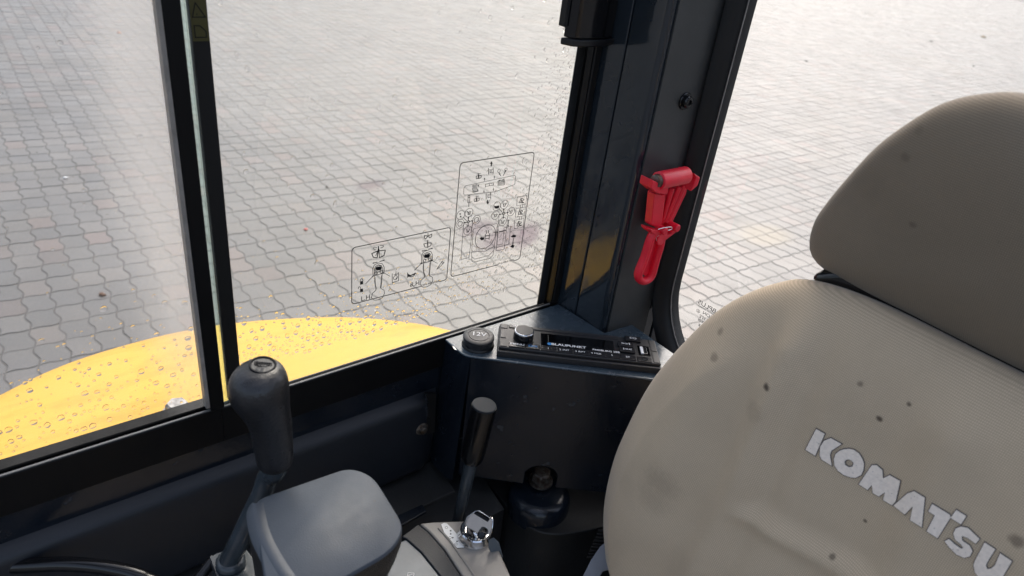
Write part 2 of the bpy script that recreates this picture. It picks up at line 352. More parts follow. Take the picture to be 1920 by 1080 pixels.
# ------------------------------------------------------------------ ground
def paver_material():
    Mt = bpy.data.materials.new('concrete_paver'); Mt.use_nodes = True; t = Mt.node_tree; b = t.nodes['Principled BSDF']
    oi = t.nodes.new('ShaderNodeObjectInfo'); at = t.nodes.new('ShaderNodeAttribute'); at.attribute_name = 'tint'
    a = t.nodes.new('ShaderNodeMath'); a.operation = 'ADD'; t.links.new(oi.outputs['Random'], a.inputs[0]); t.links.new(at.outputs['Fac'], a.inputs[1])
    f = t.nodes.new('ShaderNodeMath'); f.operation = 'FRACT'; t.links.new(a.outputs[0], f.inputs[0])
    cr = t.nodes.new('ShaderNodeValToRGB'); e = cr.color_ramp; e.interpolation = 'LINEAR'
    e.elements[0].position = 0; e.elements[0].color = (0.082, 0.080, 0.076, 1); e.elements[1].position = 1; e.elements[1].color = (0.105, 0.099, 0.090, 1)
    for p, c in ((0.3, (0.101, 0.097, 0.091)), (0.55, (0.092, 0.089, 0.085)), (0.80, (0.116, 0.108, 0.098)), (0.93, (0.122, 0.095, 0.085)), (0.97, (0.088, 0.081, 0.076))):
        x = e.elements.new(p); x.color = (*c, 1)
    t.links.new(f.outputs[0], cr.inputs[0])
    g = t.nodes.new('ShaderNodeNewGeometry')
    def nz(sc, det=5, ro=0.6):
        n = t.nodes.new('ShaderNodeTexNoise'); n.inputs['Scale'].default_value = sc; n.inputs['Detail'].default_value = det; n.inputs['Roughness'].default_value = ro
        t.links.new(g.outputs['Position'], n.inputs['Vector']); return n.outputs['Fac']
    def mul(c, s, lo, hi, a0=0.3, a1=0.7):
        r = t.nodes.new('ShaderNodeMapRange'); r.inputs[1].default_value = a0; r.inputs[2].default_value = a1; r.inputs[3].default_value = lo; r.inputs[4].default_value = hi; t.links.new(s, r.inputs[0])
        v = t.nodes.new('ShaderNodeVectorMath'); v.operation = 'SCALE'; t.links.new(c, v.inputs[0]); t.links.new(r.outputs[0], v.inputs['Scale']); return v.outputs[0]
    c = mul(cr.outputs[0], nz(0.8, 4), 0.74, 1.22); c = mul(c, nz(55, 4, 0.7), 0.84, 1.14); c = mul(c, nz(420, 2), 0.85, 1.12)
    # dirt patches with a pinkish / yellowish cast
    n = nz(0.55, 3); r = t.nodes.new('ShaderNodeMapRange'); r.inputs[1].default_value = 0.52; r.inputs[2].default_value = 0.72; r.inputs[4].default_value = 0.35; t.links.new(n, r.inputs[0])
    mx = t.nodes.new('ShaderNodeMix'); mx.data_type = 'RGBA'; mx.inputs[7].default_value = (0.118, 0.102, 0.078, 1); t.links.new(r.outputs[0], mx.inputs[0]); t.links.new(c, mx.inputs[6])
    pt = onz(1435, 440, GZ); refl_ = stains(t, g.outputs['Position'], [((pt.x, pt.y, GZ), (0.36, 0.26, 1), 0.55)], 0.1)  # yellowish reflection in the glass, painted onto the paving
    my = t.nodes.new('ShaderNodeMix'); my.data_type = 'RGBA'; my.inputs[7].default_value = (0.20, 0.165, 0.10, 1); t.links.new(refl_, my.inputs[0]); t.links.new(mx.outputs[2], my.inputs[6])
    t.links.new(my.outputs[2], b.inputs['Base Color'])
    rr = t.nodes.new('ShaderNodeMapRange'); rr.inputs[1].default_value = 0.3; rr.inputs[2].default_value = 0.7; rr.inputs[3].default_value = 0.32; rr.inputs[4].default_value = 0.48; t.links.new(nz(3.0, 5), rr.inputs[0]); t.links.new(rr.outputs[0], b.inputs['Roughness'])
    b.inputs['Specular IOR Level'].default_value = 0.66
    bp = t.nodes.new('ShaderNodeBump'); bp.inputs['Strength'].default_value = 0.35; bp.inputs['Distance'].default_value = 0.002; t.links.new(nz(260, 3), bp.inputs['Height']); t.links.new(bp.outputs[0], b.inputs['Normal'])
    return Mt
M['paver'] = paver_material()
M['sand'] = mat('joint_sand', (0.076, 0.074, 0.072), 0.6, bump=0.4, bscale=300, var=0.3, vscale=3)
PX_, PY_, AMP = 0.152, 0.196, 0.0115
PROT = math.radians(-2.0); GO = Vector((0.05, 0.1, GZ))
cR, sR = math.cos(PROT), math.sin(PROT)
def outline(n, gap):
    """outline of one wave paver centred on its cell, inset by gap (a true inset of the wave boundary)"""
    pts = []
    for side in range(4):
        for k in range(n):
            t = k / n; w = math.sin(2 * math.pi * t) * (0.45 + 0.75 * math.sin(math.pi * t))
            if side == 0: x, y = -PX_ / 2 + PX_ * t, -PY_ / 2 + AMP * 0.55 * w
            elif side == 1: x, y = PX_ / 2 + AMP * w, -PY_ / 2 + PY_ * t
            elif side == 2: x, y = PX_ / 2 - PX_ * t, PY_ / 2 - AMP * 0.55 * w
            else: x, y = -PX_ / 2 - AMP * w, PY_ / 2 - PY_ * t
            pts.append((x, y))
    m_ = len(pts); out = []
    for i in range(m_):
        x0, y0 = pts[i - 1]; x1, y1 = pts[(i + 1) % m_]; dx, dy = x1 - x0, y1 - y0; L = math.hypot(dx, dy)
        out.append((pts[i][0] - dy / L * gap, pts[i][1] + dx / L * gap))
    return np.array(out)
def paver_rings(n, full):
    a = outline(n, 0.0040); rings = [np.c_[a, np.full(len(a), -0.022)]]
    if full:
        b = outline(n, 0.0042); c = outline(n, 0.0058); rings += [np.c_[b, np.full(len(a), -0.0045)], np.c_[c, np.zeros(len(a))]]
    else: rings += [np.c_[outline(n, 0.0052), np.zeros(len(a))]]
    V_ = np.vstack(rings); m_ = len(a); F = []
    for r in range(len(rings) - 1):
        for k in range(m_): F.append((r * m_ + k, r * m_ + (k + 1) % m_, (r + 1) * m_ + (k + 1) % m_, (r + 1) * m_ + k))
    return V_, F, tuple(range((len(rings) - 1) * m_, len(rings) * m_))
def cell_xy(i, j): 
    x, y = i * PX_, j * PY_; return GO.x + x * cR - y * sR, GO.y + x * sR + y * cR
pav = thing('paving', 'grey wave shaped concrete block paving laid around the machine', None); pav['kind'] = 'structure'; pav.location = (0, 0, GZ)
cells = []
for i in range(-16, 360):
    for j in range(-12, 112):
        x, y = cell_xy(i, j)
        if x < -1.6 or x > 50 or y > 19: continue
        px, py, d = to_px((x, y, GZ))
        if d < 0.3 or px < -160 or px > 2080 or py < -110 or py > 1180: continue
        if 440 < py and px > 1620: continue
        vis = 0 <= px <= 1920 and 0 <= py <= 1080 and ((px < 1100 and py < 560 + 90 * max(0, 1 - abs(px - 60) / 300) and py < 745) or (1290 < px < 1560 and py < 640) or (px > 1300 and py < 420))
        if px < 1110 and py > 800: continue
        if 1110 < px < 1250: continue
        cells.append((math.sqrt(x * x + y * y + GZ * GZ), vis, i, j, x, y))
cells.sort()
single = [c for c in cells if c[1]][:300]; ss = {(c[2], c[3]) for c in single}
Vp, Fp, Tp = paver_rings(8, True)
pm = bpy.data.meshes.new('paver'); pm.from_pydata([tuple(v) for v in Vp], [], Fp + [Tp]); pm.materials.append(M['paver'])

for c in single:
    o = bpy.data.objects.new('paver', pm); COL.objects.link(o); o.parent = pav
    o.location = (c[4], c[5], random.uniform(-.0015, .0015)); o.rotation_euler = (random.gauss(0, .004), random.gauss(0, .004), PROT + random.gauss(0, .006) + (math.pi if random.random() < .5 else 0))
def field(name, cl, n, full):
    V0, F0, T0 = paver_rings(n, full); nv = len(V0); k = len(cl)
    ax = np.array([c[4] for c in cl]); ay = np.array([c[5] for c in cl])
    th = PROT + rng.normal(0, .006, k); c_, s_ = np.cos(th)[:, None], np.sin(th)[:, None]
    X = V0[None, :, 0] * c_ - V0[None, :, 1] * s_ + ax[:, None]; Y = V0[None, :, 0] * s_ + V0[None, :, 1] * c_ + ay[:, None]
    Z = V0[None, :, 2] + rng.uniform(-.0015, .0015, k)[:, None] + V0[None, :, 0] * rng.normal(0, .005, k)[:, None] + V0[None, :, 1] * rng.normal(0, .005, k)[:, None]
    co = np.stack([X, Y, Z], 2).reshape(-1, 3).astype(np.float32)
    q = np.array(F0, np.int32); top = np.array(T0, np.int32); off = (np.arange(k) * nv).astype(np.int32)
    loops = np.concatenate([q.ravel(), top]); L = (loops[None, :] + off[:, None]).ravel()
    tot1 = np.concatenate([np.full(len(q), 4), [len(top)]]); tot = np.tile(tot1, k); st = np.concatenate([[0], np.cumsum(tot)[:-1]])
    me = bpy.data.meshes.new(name); me.vertices.add(len(co)); me.vertices.foreach_set('co', co.ravel()); me.loops.add(len(L)); me.loops.foreach_set('vertex_index', L)
    me.polygons.add(len(tot)); me.polygons.foreach_set('loop_start', st.astype(np.int32)); me.polygons.foreach_set('loop_total', tot.astype(np.int32))
    me.polygons.foreach_set('use_smooth', [False] * k * (len(F0) + 1)); me.update(); me.validate()
    at = me.attributes.new('tint', 'FLOAT', 'POINT'); at.data.foreach_set('value', np.repeat(rng.random(k), nv).astype(np.float32))
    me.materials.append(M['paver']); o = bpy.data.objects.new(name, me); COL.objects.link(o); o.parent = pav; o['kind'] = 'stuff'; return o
rest = [c for c in cells if (c[2], c[3]) not in ss]
field('paver_field', [c for c in rest if c[0] < 9], 6, True)
field('distant_paver_field', [c for c in rest if c[0] >= 9], 4, False)
g = MB(); g.add([(-250, -250, -0.0025), (600, -250, -0.0025), (600, 500, -0.0025), (-250, 500, -0.0025)], [(0, 1, 2, 3)])
gs = g.build('ground', 'sand', None, smooth=0); gs.location = (0, 0, GZ); gs['kind'] = 'structure'; gs['label'] = 'sandy bed under the paving reaching to the horizon'

# ------------------------------------------------------------------ yellow hood outside
for nm, px_, py_, r_, mt_n, lb_, ct_ in (('leaf_clump', 190, 552, .022, ('leaf_brown', (0.10, 0.045, 0.02)), 'small brown clump of leaf lying on the paving left of the frame', 'leaf'),
        ('white_chip', 123, 333, .020, ('chip_white', (0.75, 0.75, 0.75)), 'small white chip on the paving at far left', 'chip'),
        ('red_scrap', 573, 430, .016, ('scrap_red', (0.55, 0.12, 0.10)), 'small faded red scrap on the paving left of the stickers', 'scrap'),
        ('rusty_scrap', 224, 62, .040, ('scrap_rust', (0.42, 0.16, 0.08)), 'rusty orange scrap on the far paving near the top left', 'scrap'),
        ('pebble', 613, 351, .014, ('pebble_dark', (0.03, 0.03, 0.03)), 'dark pebble on the paving left of the tall sticker', 'pebble'),
        ('pebble', 1746, 78, .045, ('pebble_dark2', (0.03, 0.03, 0.03)), 'dark pebble above the headrest on the far paving', 'pebble'),
        ('pebble', 1825, 124, .030, ('pebble_dark3', (0.04, 0.04, 0.04)), 'small dark pebble close above the top of the headrest', 'pebble'),
        ('pebble', 1512, 115, .030, ('pebble_dark4', (0.04, 0.04, 0.04)), 'dark pebble on paving nearest the rear window edge', 'pebble'),
        ('yellow_scrap', 1845, 70, .09, ('scrap_yellow', (0.42, 0.33, 0.20)), 'pale yellowish scrap on the far paving at upper right', 'scrap')):
    q0 = onz(px_, py_, GZ + .004); mm_ = mat(mt_n[0], mt_n[1], 0.7, var=.3, vscale=60); b_ = MB(); random.seed(int(px_))
    for j_ in range(3):
        wv = [random.uniform(.6, 1.3) for _ in range(9)]
        b_.lathe((random.uniform(-.4, .4) * r_, random.uniform(-.5, .5) * r_, 0), (random.uniform(-.2, .2), random.uniform(-.2, .2), 1), [(r_ * .7, 0), (r_ * .62, r_ * .22), (r_ * .3, r_ * .4), (.0005, r_ * .45)], 9, lambda an, h: wv[int(an / 6.2832 * 9 + .5) % 9])
    o_ = b_.build(nm, mm_, None, smooth=60); o_.location = q0; tag(o_, lb_, ct_)
random.seed(11)
hood = thing('engine_hood', 'yellow curved machine cover outside below the side window', 'hood')
Zh = -0.78
crest = [(-80, 792), (0, 750), (100, 700), (200, 664), (330, 630), (450, 612), (600, 604), (700, 610), (800, 628), (900, 662), (1000, 715), (1090, 790)]
cr_ = [onz(a, b, Zh) for a, b in crest]
first = cr_[0]; cr_ = [Vector((first.x - 0.26, first.y - 0.30, Zh)), Vector((first.x - 0.12, first.y - 0.10, Zh))] + cr_
sp = smooth_path(cr_, 6); hb = MB(); prof = []
# rings from the cab wall to the rounded rim and down
nr = len(sp); levels = [(0.0, 0.055), (0.15, 0.053), (0.3, 0.048), (0.45, 0.042), (0.6, 0.034), (0.72, 0.026), (0.82, 0.018), (0.90, 0.008), (0.955, -0.006), (0.985, -0.022), (1.0, -0.045), (1.003, -0.09), (1.0, -0.20), (0.995, -0.5)]
vs = []
for f_, h_ in levels:
    for p in sp:
        base = Vector((min(max(p.x, -0.35), 0.78), 0.60, Zh)); q = base.lerp(Vector((p.x, p.y, Zh)), f_)
        q.z = Zh + 0.03 + h_; vs.append(q)
fs = [(i * nr + k, i * nr + k + 1, (i + 1) * nr + k + 1, (i + 1) * nr + k) for i in range(len(levels) - 1) for k in range(nr - 1)]
hb.add(vs, fs); hb.build('hood_shell', 'yellow', hood, smooth=60)
bp_ = onz(333, 768, Zh + 0.062)
bp_ = onz(333, 772, Zh + 0.078)
MB().lathe(bp_, (0, 0, 1), [(0.020, 0), (0.020, 0.002), (0.019, 0.003)], 24).lathe(bp_, (0.05, 0, 1), [(0.0155, 0.003), (0.0155, 0.013), (0.013, 0.016)], 6).build('bolt', 'pale_steel', hood, smooth=30)

# ------------------------------------------------------------------ cab shell
cab = thing('excavator_cab', 'dark navy cab interior with corner pillar, window sills and padded side panel', 'cab')
YW = 0.545
# side wall strip under the window and structure
MB().bb(-0.9, 0.60, 0.549, 0.590, -1.30, -0.497).build('side_wall', 'navy', cab, bevel=0.002)
# window sill frame: a channel profile extruded along X
def sill(x0, x1, prof, name, mt='frame'):
    MB().prism([(x0, y, z) for y, z in prof], (x1 - x0, 0, 0)).build(name, mt, cab, bevel=0.0004, smooth=30)
sill(-0.9, 0.143, [(0.545, -0.497), (0.545, -0.4570), (0.5462, -0.4555), (0.5478, -0.4570), (0.5478, -0.470), (0.549, -0.497)], 'window_sill')
sill(-0.9, 0.143, [(0.5492, -0.497), (0.5492, -0.4660), (0.5538, -0.4660), (0.5538, -0.4575), (0.5550, -0.4562), (0.5560, -0.4575), (0.5570, -0.4625), (0.575, -0.4625), (0.575, -0.497)], 'sill_channel', 'groove')
sill(0.1432, 0.5625, [(0.545, -0.497), (0.545, -0.4580), (0.5462, -0.4563), (0.5478, -0.4580), (0.5478, -0.4700), (0.549, -0.497)], 'window_sill')
sill(0.1432, 0.5925, [(0.5492, -0.497), (0.5492, -0.4680), (0.5655, -0.4690), (0.5655, -0.4725), (0.575, -0.4745), (0.575, -0.497)], 'sill_channel', 'groove')
sill(0.1432, 0.5490, [(0.5657, -0.4722), (0.5657, -0.4685), (0.5670, -0.4678), (0.5680, -0.4690), (0.5680, -0.4720)], 'sill_bead', 'bead')
MB().bb(-0.9, 0.1425, 0.5453, 0.5474, -0.4560, -0.4550).bb(0.1435, 0.5505, 0.5453, 0.5474, -0.4569, -0.4559).build('lip_highlight', 'bead', cab, smooth=0)  # pale strip standing in for the highlight along the sill lip
# front post of the window, top rail, roof (outside the picture but part of the place)
MB().bb(-0.97, -0.90, 0.545, 0.60, -1.3, 0.50).build('front_post', 'navy', cab, bevel=0.006)
MB().bb(-0.90, 0.5625, 0.545, 0.60, 0.36, 0.50).build('top_rail', 'frame', cab, bevel=0.004)
MB().bb(-1.0, -0.86, -0.62, 0.60, 0.50, 0.56).bb(0.56, 0.70, -0.62, 0.60, 0.50, 0.56).bb(-0.859, 0.559, -0.62, -0.50, 0.50, 0.56).bb(-0.859, 0.559, 0.47, 0.60, 0.50, 0.56).build('roof', 'body', cab, bevel=0.004)  # roof left open in the middle to let extra light in
MB().bb(-0.859, 0.559, -0.499, 0.469, 0.53, 0.536).build('added_skylight', 'rear_glass', cab, smooth=0)  # unseen roof glass, added to brighten the cab
MB().bb(0.665, 0.70, -0.62, 0.425, 0.36, 0.50).build('rear_rail', 'navy', cab, bevel=0.004)
MB().bb(0.645, 0.70, -0.62, 0.4648, -1.3, -0.527).bb(0.6605, 0.70, 0.4638, 0.60, -1.3, 0.50).build('rear_wall', 'navy', cab, bevel=0.004)
MB().bb(0.60, 0.70, -0.62, -0.52, -1.3, 0.50).build('rear_post', 'navy', cab, bevel=0.01)
MB().bb(-1.0, 0.70, -0.62, 0.60, -1.36, -1.301).build('floor_plate', 'paint_dark', cab, bevel=0.01)
MB().bb(-1.0, 0.80, -0.60, 0.58, -1.75, -1.365).build('swing_frame', 'body', cab, bevel=0.02)
# corner pillar
ZT, ZB = 0.50, -1.30
# face A: narrow return beside the window, seam, face B to the fold, face C (grey) with the screw and hammer
fa = [(0.5630, 0.5600), (0.5632, 0.5452), (0.5665, 0.5190), (0.5640, 0.5175), (0.5640, 0.5600)]
p1 = MB().prism([(0.5628, 0.5445, ZB), (0.5675, 0.5165, ZB), (0.600, 0.5165, ZB), (0.600, 0.5530, ZB), (0.5628, 0.5530, ZB)], (0, 0, ZT - ZB)).build('pillar_return', 'pillar', cab, bevel=0.0012)
foldp = round_poly([(0.5672, 0.5150, ZB), (0.5690, 0.4700, ZB), (0.6600, 0.4650, ZB), (0.6600, 0.600, ZB), (0.602, 0.600, ZB), (0.602, 0.5150, ZB)], [0.002, 0.007, 0.001, 0.001, 0.001, 0.001], 6)
MB().prism(foldp, (0, 0, ZT - ZB)).build('corner_pillar', 'pillar', cab, smooth=30)
# grey trim sheet on the rear-facing pillar side
MB().prism([(0.5775, 0.4692, ZB), (0.5775, 0.4672, ZB), (0.6440, 0.4630, ZB), (0.6440, 0.4655, ZB)], (0, 0, ZT - ZB)).build('pillar_trim', 'pillar_grey', cab, smooth=0)
# screw on pillar
sc = ony(1283, 189, 0.4655)
MB().lathe(sc + Vector((0, 0.001, 0)), (0.0, -1, 0), [(0.0092, 0), (0.0092, 0.003), (0.0085, 0.0036)], 28).lathe(sc + Vector((0, -0.0025, 0)), (0, -1, 0), [(0.0066, 0), (0.0066, 0.0035), (0.0055, 0.0048), (0.003, 0.0052), (0.0028, 0.0035), (0.0001, 0.0033)], 24).build('screw', 'gloss_black', cab, smooth=35)
# black vertical frame between side glass and pillar
XJ0, XJ1 = ony(1015, 520, .5695).x, ony(1027, 520, .5695).x
MB().bb(XJ1, 0.6005, 0.5535, 0.5698, -0.4745, 0.36).build('window_jamb', 'frame', cab, bevel=0.0008)
MB().bb(0.5527, 0.5626, 0.5430, 0.5530, -0.4560, 0.36).build('window_jamb', 'rubber', cab, bevel=0.002)
MB().bb(0.5512, 0.5526, 0.5445, 0.5533, -0.4560, 0.36).build('bright_bead', 'frame', cab, bevel=0.0004)
# rear window surround: rubber moulding with rounded inner corner
def rw_pt(y, z, x=0.652): return Vector((x, y, z))
def rr_path(inset, x, r, y1=0.447, z0=-0.512, y0=-0.50, z1=0.34):
    y1, z0, y0, z1 = y1 - inset, z0 + inset, y0 + inset, z1 - inset; P = []
    for (cy, cz, a0) in ((y1 - r, z1 - r, 90), (y1 - r, z0 + r, 0), (y0 + r, z0 + r, -90), (y0 + r, z1 - r, -180)):
        for k in range(11):
            a = math.radians(a0 - 9 * k); P.append(Vector((x, cy + r * math.cos(a), cz + r * math.sin(a))))
    return P
loops = [rr_path(-0.0165, 0.652, 0.125), rr_path(-0.0160, 0.642, 0.125), rr_path(-0.0125, 0.6375, 0.12), rr_path(-0.006, 0.640, 0.118), rr_path(-0.002, 0.650, 0.113), rr_path(0.0, 0.657, 0.11), rr_path(0.0, 0.672, 0.11), rr_path(-0.0165, 0.672, 0.125)]
n_ = len(loops[0]); sb = MB(); sb.add([p for l in loops for p in l], [(i * n_ + k, i * n_ + (k + 1) % n_, ((i + 1) % len(loops)) * n_ + (k + 1) % n_, ((i + 1) % len(loops)) * n_ + k) for i in range(len(loops)) for k in range(n_)])
# padded side panel
def pad_panel():
    nx, nz = 60, 26; x0, x1, z1, z0 = -0.88, 0.3875, -0.5285, -0.644; vs = []; fs = []
    for i in range(nx + 1):
        for j in range(nz + 1):
            u = i / nx; v = j / nz; x = x0 + (x1 - x0) * u; z = z1 + (z0 - z1) * v
            e = min(1, v / 0.10); edge = (1 - (1 - e) ** 2) ** .5; ex = min(1, (1 - u) / 0.012); edge *= (1 - (1 - ex) ** 2) ** .5; eb = min(1, (1 - v) / .06); edge *= (1 - (1 - eb) ** 2) ** .5
            y = 0.5488 - 0.013 * edge - 0.003 * math.sin(v * math.pi); vs.append((x, y, z - 0.004 * (1 - u) * 0))
    for i in range(nx):
        for j in range(nz): fs.append((i * (nz + 1) + j, (i + 1) * (nz + 1) + j, (i + 1) * (nz + 1) + j + 1, i * (nz + 1) + j + 1))
    return MB().add(vs, fs).build('padded_panel', 'vinyl', cab, smooth=80)
pad_panel()
pb = ony(789, 802, 0.536)
MB().lathe(pb, (0, -1, 0), [(0.0155, -0.006), (0.0155, 0.0005), (0.0145, 0.0012), (0.0001, 0.0012)], 30).build('recess_washer', 'rubber', cab, smooth=35)
MB().lathe(pb, (0, -1, 0), [(0.0082, 0.001), (0.0082, 0.003), (0.0074, 0.0038), (0.0052, 0.0042), (0.0048, 0.0075), (0.003, 0.0085), (0.0001, 0.0086)], 26).build('panel_bolt', 'steel', cab, smooth=35)
# torn edge of the panel end: dark wedge with ragged pale fluff
tp = [ony(a, b, 0.5352) for a, b in ((797, 738), (803, 752), (801, 768), (798, 781), (790, 786), (772, 790), (768, 800), (790, 815), (815, 812), (818, 738))]
MB().prism(tp, (0, 0.004, 0)).build('torn_edge', 'rubber', cab, smooth=0)
fl = MB()
for k in range(46):
    t = random.random(); a = tp[0].lerp(tp[3], t) if random.random() < .6 else tp[3].lerp(tp[5], random.random())
    a = a + Vector((random.gauss(0, .0007), -0.0006, random.gauss(0, .001))); b = a + Vector((random.gauss(.0007, .001), -0.0007, random.gauss(0, .0013))); fl.tube([a, b], 0.00018, 5)
fl.build('torn_fibre', 'pad', cab, kind='stuff', smooth=0)
# ledges below the padded panel
MB().prism([(-0.9, 0.549, -0.648), (-0.9, 0.500, -0.660), (-0.9, 0.498, -0.666), (-0.9, 0.549, -0.668)], (1.295, 0, 0)).build('ledge', 'paint_dark', cab, bevel=0.001)
MB().prism([(-0.9, 0.4975, -0.664), (-0.9, 0.455, -0.676), (-0.9, 0.452, -0.80), (-0.9, 0.549, -0.80), (-0.9, 0.549, -0.672)], (1.34, 0, 0)).build('ledge', 'paint_dark', cab, bevel=0.001)
tb = [onz(a, b, -0.640) for a, b in ((640, 1010), (742, 968), (792, 945), (800, 958), (745, 990), (650, 1036))]
MB().prism(tb, (0, 0, -0.004)).build('bracket_tab', 'navy', cab, bevel=0.001)
MB().lathe(onz(787, 957 - 60, -0.655), (0, 0, 1), [(0.002, 0), (0.0015, 0.002)], 8).build('paint_drip', 'silver', cab)
cab_seal = None
# rear window as a thing of its own (pane + seal + print)
rw = thing('rear_window', 'large rear window with rounded corner in black rubber seal behind the seat', 'window')
sb.build('rubber_seal', 'rubber', rw, smooth=60)
rl = rr_path(0.0005, 0.6575, 0.11)
MB().prism(rl, (0.005, 0, 0)).build('pane', 'rear_glass', rw, smooth=20)
rim = rr_path(0.001, 0.6562, 0.109); MB().tube(rim, 0.0007, 6, closed=True).build('seal_lip', 'alu', rw)
# print on the rear pane, read from outside (mirror image from in here)
c0 = onx(1347, 590, 0.6570)
def rtext(body, px, py, size, al='LEFT', sx=1.0):
    p = onx(px, py, 0.6570); text(body, p, (0, 1, 0), (0, 0, 1), size * .60, 'ink', rw, 'glass_print', sx=sx * 1.15, align=al, ext=-0.0004)
rtext('CABPLUS', 1309.5, 565, 0.0135, 'RIGHT', 1.05)
rtext('CAB GLAZING SYSTEMS', 1309.5, 572.5, 0.0042, 'RIGHT', 1.1)
rtext('SWENSON', 1318, 585.5, 0.0098, 'RIGHT', 1.0)
rtext('GREENLITE', 1311.5, 592, 0.0098, 'RIGHT', 1.0)
rtext('DOT628', 1309, 598.5, 0.0075, 'RIGHT', 1.0)
rtext('0758', 1310, 608.5, 0.0075, 'RIGHT', 1.0)
rtext('®', 1309.3, 583.5, 0.0105, 'CENTER')

# ------------------------------------------------------------------ side windows
M['front_glass'] = glass_mat('front_glass', (0.955, 0.96, 0.955), [(tuple(ony(300, 150, 0.552)), (0.050, 1, 0.34), 0.20), (tuple(ony(268, 80, 0.552)), (0.034, 1, 0.26), 0.28), (tuple(ony(318, 400, 0.552)), (0.026, 1, 0.18), 0.28), (tuple(ony(350, 560, 0.552)), (0.018, 1, 0.09), 0.22)], 0.02)  # whitish haze by the upright: reflection and condensation painted into the pane
M['side_glass'] = glass_mat('side_glass', (0.95, 0.96, 0.95), [(tuple(ony(640, 60, 0.567)), (0.16, 1, 0.12), 0.16), (tuple(ony(500, 330, 0.567)), (0.1, 1, 0.06), 0.03)], 0.025,  # broad pale haze painted into the pane
    [(tuple(ony(950, 450, 0.567)), (0.045, 1, 0.018), 0.5), (tuple(ony(992, 445, 0.567)), (0.026, 1, 0.019), 0.6), (tuple(ony(900, 432, 0.567)), (0.03, 1, 0.012), 0.45), (tuple(ony(700, 350, 0.567)), (0.02, 1, 0.006), 0.3), (tuple(ony(985, 440, 0.567)), (0.004, 1, 0.006), 1.0)])  # purple smudge: an optical effect tinted into the pane
M['edge_glass'] = glass_mat('edge_glass', (0.84, 0.93, 0.89), None, 0.05)
swin = thing('sliding_window', 'front sliding side window with black upright frame, yellow hood behind it', 'window')
XB0, XB1 = ony(302.8, 0, 0.545).x, ony(337.2, 0, 0.545).x
XB0 = (XB0 + ony(393.3, 756.7, .545).x) / 2; XB1 = (XB1 + ony(420.5, 754, .545).x) / 2
MB().bb(XB0, XB1, 0.5440, 0.5600, -0.4565, 0.36).build('upright_frame', 'frame', swin, bevel=0.0008)
MB().bb(XB0 - 0.0038, XB0 - 0.0002, 0.5446, 0.5540, -0.4520, 0.36).build('frame_edge', 'alu', swin, bevel=0.0004)
MB().bb(-0.9, XB0 - 0.001, 0.5575, 0.5602, -0.4620, 0.36).build('pane', 'front_glass', swin, smooth=0)
fwin = thing('side_window', 'rear side window speckled with raindrops and carrying two line stickers', 'window')
XS = ony(349.5, 0, 0.566).x; XS2 = (ony(386.7, 0, 0.566).x + ony(450, 688, .566).x) / 2
MB().bb(XB1 + 0.001, XS, 0.5612, 0.5650, -0.4670, 0.36).build('glass_edge', 'edge_glass', fwin, smooth=0)
MB().bb(XS + 0.0002, XS2, 0.5652, 0.5700, -0.4670, 0.36).build('edge_strip', 'rubber', fwin, bevel=0.001)
MB().bb(XS + 0.0002, 0.588, 0.5702, 0.5742, -0.4740, 0.36).build('pane', 'side_glass', fwin, smooth=0)
MB().bb(XJ0, XJ1 - 0.0002, 0.5690, 0.5700, -0.4715, 0.36).build('frit_band', 'frit', fwin, smooth=0)
# yellow warning sticker on the dark edge strip
ws = thing('warning_sticker', 'dim yellow warning sticker at the top of the dark upright strip', 'sticker')
a = ony(358, 0, 0.5643); b = ony(384, 77, 0.5643); xa, xb = XS + 0.0012, XS2 - 0.0012
MB().bb(xa, xb, 0.5640, 0.56445, b.z, 0.02).build('sticker_sheet', 'yellow_sticker', ws, smooth=0)
w_ = xb - xa; zt = ony(370, 5, .564).z; zb = ony(372, 32, .564).z; zc = ony(375, 48, .564).z; zd = ony(378, 70, .564).z; st = MB()
O_ = (0, 0.5640, 0); st.strokes([[(xa + .1 * w_, zb), (xa + .9 * w_, zb), (xa + .35 * w_, zt), (xa + .1 * w_, zb)], [(xa + .38 * w_, zt - .008), (xa + .4 * w_, zb + .002)], [(xa + .15 * w_, zd), (xa + .85 * w_, zd), (xa + .85 * w_, zc - .004), (xa + .5 * w_, zc), (xa + .15 * w_, zc), (xa + .15 * w_, zd)]], 0.0007, O_, (1, 0, 0), (0, 0, 1), (0, -1, 0)).build('sticker_print', 'ink', ws, smooth=0)
